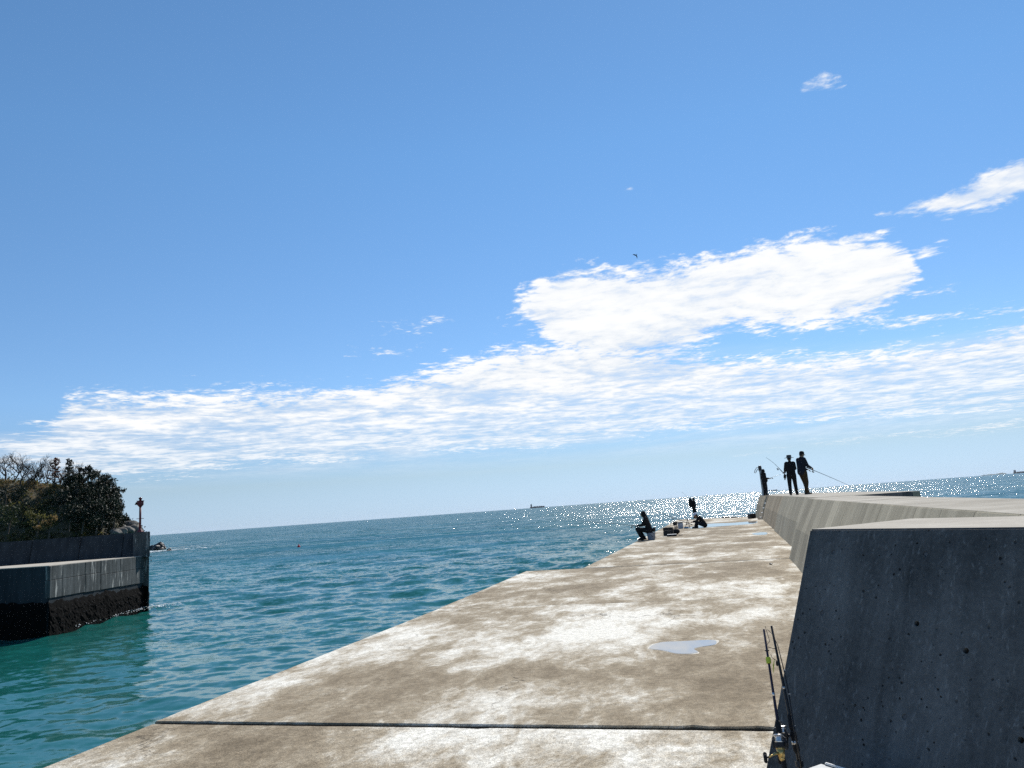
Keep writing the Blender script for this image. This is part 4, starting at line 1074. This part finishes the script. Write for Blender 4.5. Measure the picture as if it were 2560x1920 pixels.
# 7. person by the post near the end of the wall
P7p = place(1915, 50.4, 1.371); rz7 = face_to(.97, .2)
J7 = standing(wrl=(-.12, .30, 1.08), wrr=(.12, .32, 1.10), hal=(-.05, .42, 1.1), har=(.05, .44, 1.12), chest=(0, .02, 1.26), face=(0, 1, -.2))
person('person in a dark hooded jacket standing beside the grey post on the wall', P7p, rz7, J7, ('cloth_black', 'cloth_black'), 'hood', scale=.97,
       extra=lambda c, s, J: (c.ell((0, .12*s, 1.0*s), (.15*s, .13*s, .17*s), None, 10)))
rod('fishing_rod', 'thin fishing rod pointing right from the person by the grey post', LW(P7p, rz7, (.04, .24, 1.04)), atd(1962, 1182, P7p.y + .6), .011, .004)
M['post'] = simple('galvanised_post', (.30, .33, .35), .45, .4)
pp = place(1908.5, 50.9, 1.371); po = thing('post', 'grey metal post with a hook on top at the end of the sea wall', 'post', pp, 0)
po.rotation_euler = (0, R(-1.0), 0)
MB().lathe([(.13, 0), (.13, .03), (.10, .05), (.085, .12), (.075, 1.55), (.09, 1.56), (.09, 1.86), (.06, 1.92), (0, 1.93)], n=14).build('pole', M['post'], po)
MB().lathe([(.105, 1.62), (.11, 1.66), (.11, 1.84), (.085, 1.93), (0, 1.95)], n=14).build('cap', M['metal_dark'], po)
MB().tube([(-.08, 0, 1.82), (-.20, 0, 1.83), (-.34, 0, 1.66), (-.40, 0, 1.50), (-.32, 0, 1.49), (-.22, 0, 1.64), (-.14, 0, 1.74)], .02, 6).build('hook', M['metal_dark'], po)

# ------------------------------------------------------------------ foreground rods on their tackle box
M['boxgrey'] = simple('pale_grey_box_plastic', (.36, .38, .39), .5)
M['gold'] = simple('gold_metal', (.55, .38, .14), .35, .9)
M['lime'] = simple('lime_foam', (.42, .50, .05), .8)
M['silver'] = simple('silver_metal', (.6, .58, .56), .25, .95)
M['grip'] = simple('black_foam_grip', (.010, .010, .011), .85, bmp=.4)
M['wrap'] = simple('purple_black_blank', (.020, .014, .030), .3)

ZB = .31
K = Vector((1.405, 3.985, 0)); e1 = Vector((.5, -.866, 0)); e2 = Vector((-.866, -.5, 0))
gb = thing('gear_box', 'pale grey lidded gear box at the foot of the near wall beside the leaning rods', 'box')
def bq(a, b, c, d, z0, z1): return [Z(K + e1*a + e2*c, z0), Z(K + e1*a + e2*d, z0), Z(K + e1*b + e2*d, z0), Z(K + e1*b + e2*c, z0)], [Z(K + e1*a + e2*c, z1), Z(K + e1*a + e2*d, z1), Z(K + e1*b + e2*d, z1), Z(K + e1*b + e2*c, z1)]
MB().hexa(*bq(.012, .40, .012, .27, .0, .27)).bevel('case', M['cloth_grey'], .012, 2, gb)
MB().hexa(*bq(0, .412, 0, .282, .272, ZB - .006)).bevel('lid', M['boxgrey'], .014, 3, gb, True)
MB().hexa(*bq(.035, .40, .002, .016, ZB - .005, ZB + .006)).bevel('lid_trim', M['white'], .004, 2, gb)
MB().hexa(*bq(.06, .35, .07, .22, ZB - .005, ZB + .004)).bevel('lid_panel', M['boxgrey'], .006, 2, gb)
CR, CU, CF = RC @ Vector((1, 0, 0)), RC @ Vector((0, 1, 0)), RC @ Vector((0, 0, 1))     # right, up, toward the viewer
def ring(c, ax, R_, r_, a0=0., a1=6.2832, n=22, fx=None):
    ax = ax.normalized(); x = (fx - ax*fx.dot(ax)).normalized() if fx is not None else ax.orthogonal().normalized(); y = ax.cross(x)
    return [c + (x*math.cos(a0 + (a1-a0)*k/n) + y*math.sin(a0 + (a1-a0)*k/n))*R_ for k in range(n + 1)]
def spinning_reel(T, rp, d, off, sc_, body_m, handle_m, crank_dir):
    """reel under a rod: rp point on the rod, d along the rod, off the side it hangs on"""
    off = (off - d*off.dot(d)).normalized(); c = rp + off*.058*sc_
    b = MB(); b.tube([rp - d*.035, rp, rp + d*.035], [.006, .009, .006], 8); b.cone(rp + off*.008, .007, c - off*.01, .010, 8); b.cone(c - d*.055*sc_, .013*sc_, c - d*.01*sc_, .022*sc_, 14)
    ro = b.build('reel', body_m, T, smooth=True)
    MB().lathe([(.020*sc_, -.012*sc_), (.026*sc_, -.006*sc_), (.0265*sc_, .012*sc_), (.022*sc_, .014*sc_)], c, 20, axis=d).build('rotor', M['black'], ro, smooth=False)
    MB().lathe([(.0235*sc_, .014*sc_), (.0245*sc_, .018*sc_), (.0185*sc_, .021*sc_), (.0185*sc_, .040*sc_), (.0255*sc_, .044*sc_), (.0265*sc_, .048*sc_), (.023*sc_, .050*sc_), (.021*sc_, .0475*sc_), (.008*sc_, .047*sc_)], c, 24, axis=d).build('spool', M['silver'], ro, smooth=False)
    MB().lathe([(.009*sc_, .046*sc_), (.011*sc_, .056*sc_), (.0, .060*sc_)], c, 12, axis=d).build('drag_knob', M['black'], ro, smooth=True)
    side = d.cross(off)
    for q in (-1, 1): MB().cone(c + side*q*.027*sc_ - d*.004*sc_, .006*sc_, c + side*q*.031*sc_ + d*.030*sc_, .005*sc_, 8).build('bail_arm', M['black'], ro, smooth=True)
    pts = [c + side*math.cos(a)*.032*sc_ + off*math.sin(a)*.040*sc_ + d*(.032 + .012*math.sin(a))*sc_ for a in np.linspace(0, math.pi, 15)]
    MB().tube(pts, .0016*sc_, 6).build('bail_wire', M['silver'], ro, smooth=True)
    cd_ = (crank_dir - d*crank_dir.dot(d)*.0).normalized(); h0 = c - d*.032*sc_
    MB().tube([h0, h0 + cd_*.030*sc_, h0 + cd_*.052*sc_ - d*.006, h0 + cd_*.072*sc_ - d*.010], [.008*sc_, .007*sc_, .0045*sc_, .004*sc_], 8).build('crank', handle_m, ro, smooth=True)
    kn = h0 + cd_*.088*sc_ - d*.011; MB().cone(h0 + cd_*.070*sc_ - d*.010, .004*sc_, kn, .006*sc_, 8).cone(kn - d*.016*sc_, .0085*sc_, kn + d*.016*sc_, .0095*sc_, 10).build('knob', M['grip'], ro, smooth=True)
    return ro
# left rod with the gold-trimmed reel and the lime foam float
pt1, pb1 = atd(1909.5, 1573, 4.16), atd(1961, 1917, 3.90); d1 = (pt1 - pb1).normalized(); pbx = pb1 - d1*.28
def along(pt, pb, y):     # point of the rod at photo row y (linear in the picture is close enough here)
    return pb.lerp(pt, (1917 - y)/(1917 - 1573.))
r1 = thing('fishing_rod', 'left rod by the near wall with a lime foam clip and gold-trimmed reel', 'fishing rod', pbx, group='rods leaning by the near wall')
rel = lambda p: p - pbx
MB().tube([rel(pbx), rel(along(pt1, pb1, 1840)), rel(along(pt1, pb1, 1700)), rel(pt1)], [.0085, .0080, .0062, .0055], 10).build('blank', M['wrap'], r1, smooth=True)
MB().tube([rel(along(pt1, pb1, y)) for y in (1842, 1836, 1812, 1808)], [.011, .0145, .0135, .009], 12).build('fore_grip', M['grip'], r1, smooth=True)
MB().tube([rel(pbx), rel(along(pt1, pb1, 1912)), rel(along(pt1, pb1, 1845))], [.0135, .0125, .011], 12).build('rear_grip', M['grip'], r1, smooth=True)
MB().tube([rel(along(pt1, pb1, y)) for y in (1748, 1740)], .0072, 10).build('guide_wrap', M['silver'], r1, smooth=True)
MB().tube([rel(along(pt1, pb1, y)) for y in (1665, 1648.5)], .0125, 12).bevel('foam_clip', M['lime'], .002, 1, r1)
MB().tube(ring(rel(along(pt1, pb1, 1631)), d1, .010, .002), .0022, 6).build('guide', M['metal_dark'], r1, smooth=True)
gp = rel(along(pt1, pb1, 1617)); MB().tube([gp, gp + CR*.022 + d1*.02, gp + CR*.010 + d1*.10], .0014, 5).build('line_guide', M['metal_dark'], r1)
spinning_reel(r1, rel(along(pt1, pb1, 1872)), d1, (CF*.9 - CR*.35), 1.0, M['gold'], M['gold'], -CR + CF*.25)
# right rod, thicker grip, with its thin tip section strapped alongside
pt2, pb2 = atd(1928.5, 1564.5, 4.22), atd(2000, 1917, 4.02); d2 = (pt2 - pb2).normalized(); pbx2 = pb2 - d2*.28
r2 = thing('fishing_rod', 'right rod by the near wall with a thick black grip and thin tip alongside', 'fishing rod', pbx2, group='rods leaning by the near wall')
rel2 = lambda p: p - pbx2
MB().tube([rel2(pbx2), rel2(along(pt2, pb2, 1800)), rel2(along(pt2, pb2, 1690)), rel2(pt2)], [.0095, .0085, .0068, .0056], 10).build('blank', M['rod'], r2, smooth=True)
MB().tube([rel2(along(pt2, pb2, y)) for y in (1833, 1828, 1797, 1795)], [.011, .0150, .0135, .009], 12).build('fore_grip', M['grip'], r2, smooth=True)
MB().tube([rel2(along(pt2, pb2, y)) for y in (1887, 1880, 1838, 1833)], [.009, .0165, .0155, .012], 12).build('grip', M['grip'], r2, smooth=True)
MB().tube([rel2(along(pt2, pb2, y)) for y in (1866, 1858)], .0168, 12).build('grip_ring', M['silver'], r2, smooth=True)
MB().tube([rel2(along(pt2, pb2, y)) for y in (1734, 1728)], .0078, 10).build('guide_wrap', M['silver'], r2, smooth=True)
tip = [atd(2006, 1930, 3.98), atd(1984, 1815, 4.02), atd(1972, 1735, 4.08), atd(1960, 1676, 4.12), atd(1944, 1612, 4.16), atd(1931, 1586, 4.16), atd(1918, 1573, 4.16)]
MB().tube([rel2(p) for p in tip], [.0050, .0044, .0036, .0028, .0018, .0014, .0011], 7).build('tip_section', M['rod'], r2, smooth=True)
for y, x in ((1815, 1986), (1735, 1974), (1675, 1962)): MB().tube(ring(rel2(atd(x, y, 4.03)), d2, .006, .001, n=12), .0014, 5).build('guide', M['silver'], r2)
MB().tube([rel2(atd(1920, 1617, 4.14)), rel2(atd(1931, 1621, 4.14)), rel2(atd(1940, 1622, 4.18))], .0016, 5).build('line_clip', M['metal_dark'], r2)
spinning_reel(r2, rel2(along(pt2, pb2, 1845)), d2, -CR*1.0 + CF*.2, .95, M['metal_dark'], M['metal_dark'], CF*.2 - CU*.2 - CR*.2)
MB().tube([rel2(along(pt2, pb2, y)) for y in (1917, 1904)], .020, 12).build('rod_holder', M['metal_dark'], r2, smooth=False)
# lure and weight hanging between the rods
lu = thing('lure', 'thin lime lure with a black weight hanging between the two leaning rods', 'lure', atd(1936, 1660, 4.10)); lo_ = atd(1936, 1660, 4.10)
MB().tube([atd(1927, 1635, 4.12) - lo_, atd(1930, 1644, 4.11) - lo_, atd(1942, 1652, 4.11) - lo_], .0015, 5).build('trace', M['metal_dark'], lu)
MB().tube([atd(1936, 1648, 4.11) - lo_, atd(1934, 1664, 4.11) - lo_, atd(1933, 1682, 4.11) - lo_], [.0012, .003, .0012], 7).build('lure_body', M['lime'], lu, smooth=True)
MB().ell(atd(1942.5, 1659, 4.11) - lo_, (.0065, .0065, .0145), None, 10).build('weight', M['black'], lu, smooth=True)

# ------------------------------------------------------------------ ships, buoy, bird
M['hull'] = simple('navy_hull_paint', (.012, .022, .040), .8, spec=.1)
M['super'] = simple('grey_superstructure_paint', (.10, .12, .15), .8, spec=.1)
M['hull_pale'] = simple('grey_hull_paint', (.10, .12, .15), .7)
def ship(label, x, y_, dist, length, hgt, rz_, mats, tower=.1, th=2.2, extras=()):
    p = atd(x, y_, dist); p = Vector((p.x, dist, ZW))
    s = thing('cargo_ship', label, 'ship', p, rz_, 'ships on the horizon')
    b = hgt; w_ = length*.13
    prof = [(-length/2, w_*.7), (-length*.46, w_), (length*.36, w_), (length*.46, w_*.6), (length/2, 0)]
    poly = [(x_, -v/2) for x_, v in prof] + [(x_, v/2) for x_, v in prof[::-1][1:]]
    m_ = MB(); n = len(poly); lo_ = [(q[0]*.97, q[1]*.85, -2) for q in poly]; hi_ = [(q[0], q[1], b*(1.25 if q[0] > length*.4 else 1.)) for q in poly]
    m_.add(lo_ + hi_, [tuple(range(n))[::-1], tuple(range(n, 2*n))] + [(i, (i+1) % n, n + (i+1) % n, n + i) for i in range(n)]); m_.build('hull', mats[0], s)
    xb_ = -length/2 + length*tower
    MB().box((xb_, 0, b + hgt*th*.5), (length*.085, w_*.85, hgt*th)).bevel('bridge', mats[1], length*.004, 1, s)
    MB().box((xb_, 0, b + hgt*th + hgt*.25), (length*.05, w_*1.0, hgt*.4)).build('wheelhouse', mats[1], s)
    MB().box((xb_ - length*.045, 0, b + hgt*th*.55), (length*.03, w_*.3, hgt*th*1.1)).build('funnel', mats[0], s)
    MB().tube([(xb_ + length*.01, 0, b + hgt*th), (xb_ + length*.01, 0, b + hgt*(th + 1.2))], length*.004, 6).build('mast', mats[0], s)
    for k, f in enumerate(extras): MB().box((length*f, 0, b + hgt*.25), (length*.07, w_*.7, hgt*.5)).build('hatch', mats[1], s)
    return s
ship('dark cargo ship on the horizon near the middle of the sea', 1343, 1266, 8000, 158, 13, R(3), (M['hull'], M['super']), .11, 1.9, (-.2, -.08, .04, .16, .28))
ship('dark cargo ship cut by the right edge of the picture', 2553, 1180, 8000, 170, 12, R(2), (M['hull'], M['super']), .10, 1.6, (-.2, -.05, .1))
ship('long low hazy ship on the horizon just right of the grey post', 1931, 1224, 9500, 125, 9, R(1), (M['hull_pale'], M['hull_pale']), .9, .4, (-.3, -.1, .1, .25))
ship('tiny faint boat on the horizon left of the ship at the right edge', 2458, 1189, 9000, 45, 5, R(4), (M['hull_pale'], M['hull_pale']), .75, 1.4)
M['isle'] = simple('wooded_far_land', (.06, .08, .06), 1.)
for k, (x0, x1, y0, hh, lab) in enumerate(((2462, 2492, 1186, 24, 'left one of two faint low islands on the right horizon'), (2490, 2516, 1184, 38, 'right one of two faint low islands on the right horizon'))):
    D_ = 16000; a, b = atd(x0, y0, D_).x, atd(x1, y0, D_).x; m_ = MB(); n = 24; v = []
    for i in range(n + 1):
        f = i/n; xx = a + (b - a)*f; h_ = hh*(math.sin(math.pi*f)**.45)*(.8 + .25*mnoise.noise(Vector((f*7, k*3, 0))))
        v += [(xx, D_ - 60, ZW - 1), (xx, D_, ZW + h_), (xx, D_ + 200, ZW - 1)]
    m_.add(v, [(3*i + j, 3*i + 3 + j, 3*i + 4 + j, 3*i + 1 + j) for i in range(n) for j in (0, 1)]).build('island', M['isle'], smooth=True, fix=False, label=lab, cat='island', group='faint islands on the horizon')
M['buoyred'] = simple('red_buoy_plastic', (.62, .03, .04), .45)
by = thing('buoy', 'small red buoy floating in the middle of the sea', 'buoy', at(747, 1368, ZW))
MB().lathe([(0, -.25), (.30, -.12), (.36, .05), (.30, .22), (.13, .46), (.06, .62), (0, .64)], n=16).build('float', M['buoyred'], by, smooth=True); MB().lathe([(.10, .60), (.12, .64), (.05, .68)], n=10).build('top_ring', M['buoyred'], by)
# bird
bd = thing('bird', 'small dark bird flying above the edge of the big white cloud', 'bird', atd(1588, 638, 60.), R(25))
M['bird'] = simple('dark_feathers', (.020, .018, .020), .8)
MB().cone((0, .0, 0), .045, (0, -.14, -.02), .018).cone((0, .06, .02), .032, (0, .10, .015), .012).remesh('body', M['bird'], .008, 2, bd)
def wing(sg, pts, name):
    v = []
    for (a, z, y0, y1) in pts: v += [(sg*a, y0, z + .006), (sg*a, y1, z), (sg*a, y0, z - .006)]
    n = len(pts); f = []
    for i in range(n-1):
        for j in range(3): f.append((3*i + j, 3*i + (j+1) % 3, 3*i + 3 + (j+1) % 3, 3*i + 3 + j))
    f += [(0, 2, 1), (3*n-3, 3*n-2, 3*n-1)]
    MB().add(v, f).build(name, M['bird'], bd)
wing(-1, [(.02, .01, .06, -.09), (.12, .05, .08, -.08), (.22, .045, .06, -.07), (.34, -.03, -.02, -.09)], 'wing')
wing(1, [(.02, .01, .06, -.09), (.10, -.02, .06, -.08), (.15, -.13, .04, -.08), (.13, -.27, -.02, -.07), (.10, -.34, -.05, -.07)], 'wing')
MB().add([(-.015, -.13, 0), (.015, -.13, 0), (.05, -.27, .0), (-.05, -.27, .0), (-.015, -.13, -.01), (.015, -.13, -.01), (.05, -.27, -.006), (-.05, -.27, -.006)], [(0, 1, 2, 3), (7, 6, 5, 4), (0, 4, 5, 1), (1, 5, 6, 2), (2, 6, 7, 3), (3, 7, 4, 0)]).build('tail', M['bird'], bd)
# small things on the deck
pc_ = at(1927, 1411, 0); link('stone_chip', rock_mesh(.035, 40, 2, .6), None, M['rock_dark'], False, loc=pc_ + Vector((0, 0, .012)), label='small dark stone chip on the deck near the sea wall', cat='stone')

# ------------------------------------------------------------------ sea air
hm = bpy.data.materials.new('sea_air'); hm.use_nodes = True; ht_ = NT(hm.node_tree); ht_.n.clear()
ho = ht_.new('ShaderNodeOutputMaterial'); hv = ht_.new('ShaderNodeVolumePrincipled')
hv.inputs['Color'].default_value = (.80, .90, 1.0, 1); hv.inputs['Density'].default_value = 1.5e-5; hv.inputs['Anisotropy'].default_value = .2
ht_.l.new(hv.outputs[0], ho.inputs['Volume'])
MB().box((0, 0, 25), (46000, 46000, 72)).build('haze', hm, kind='stuff', label='thin pale sea air over the whole bay', cat='haze')
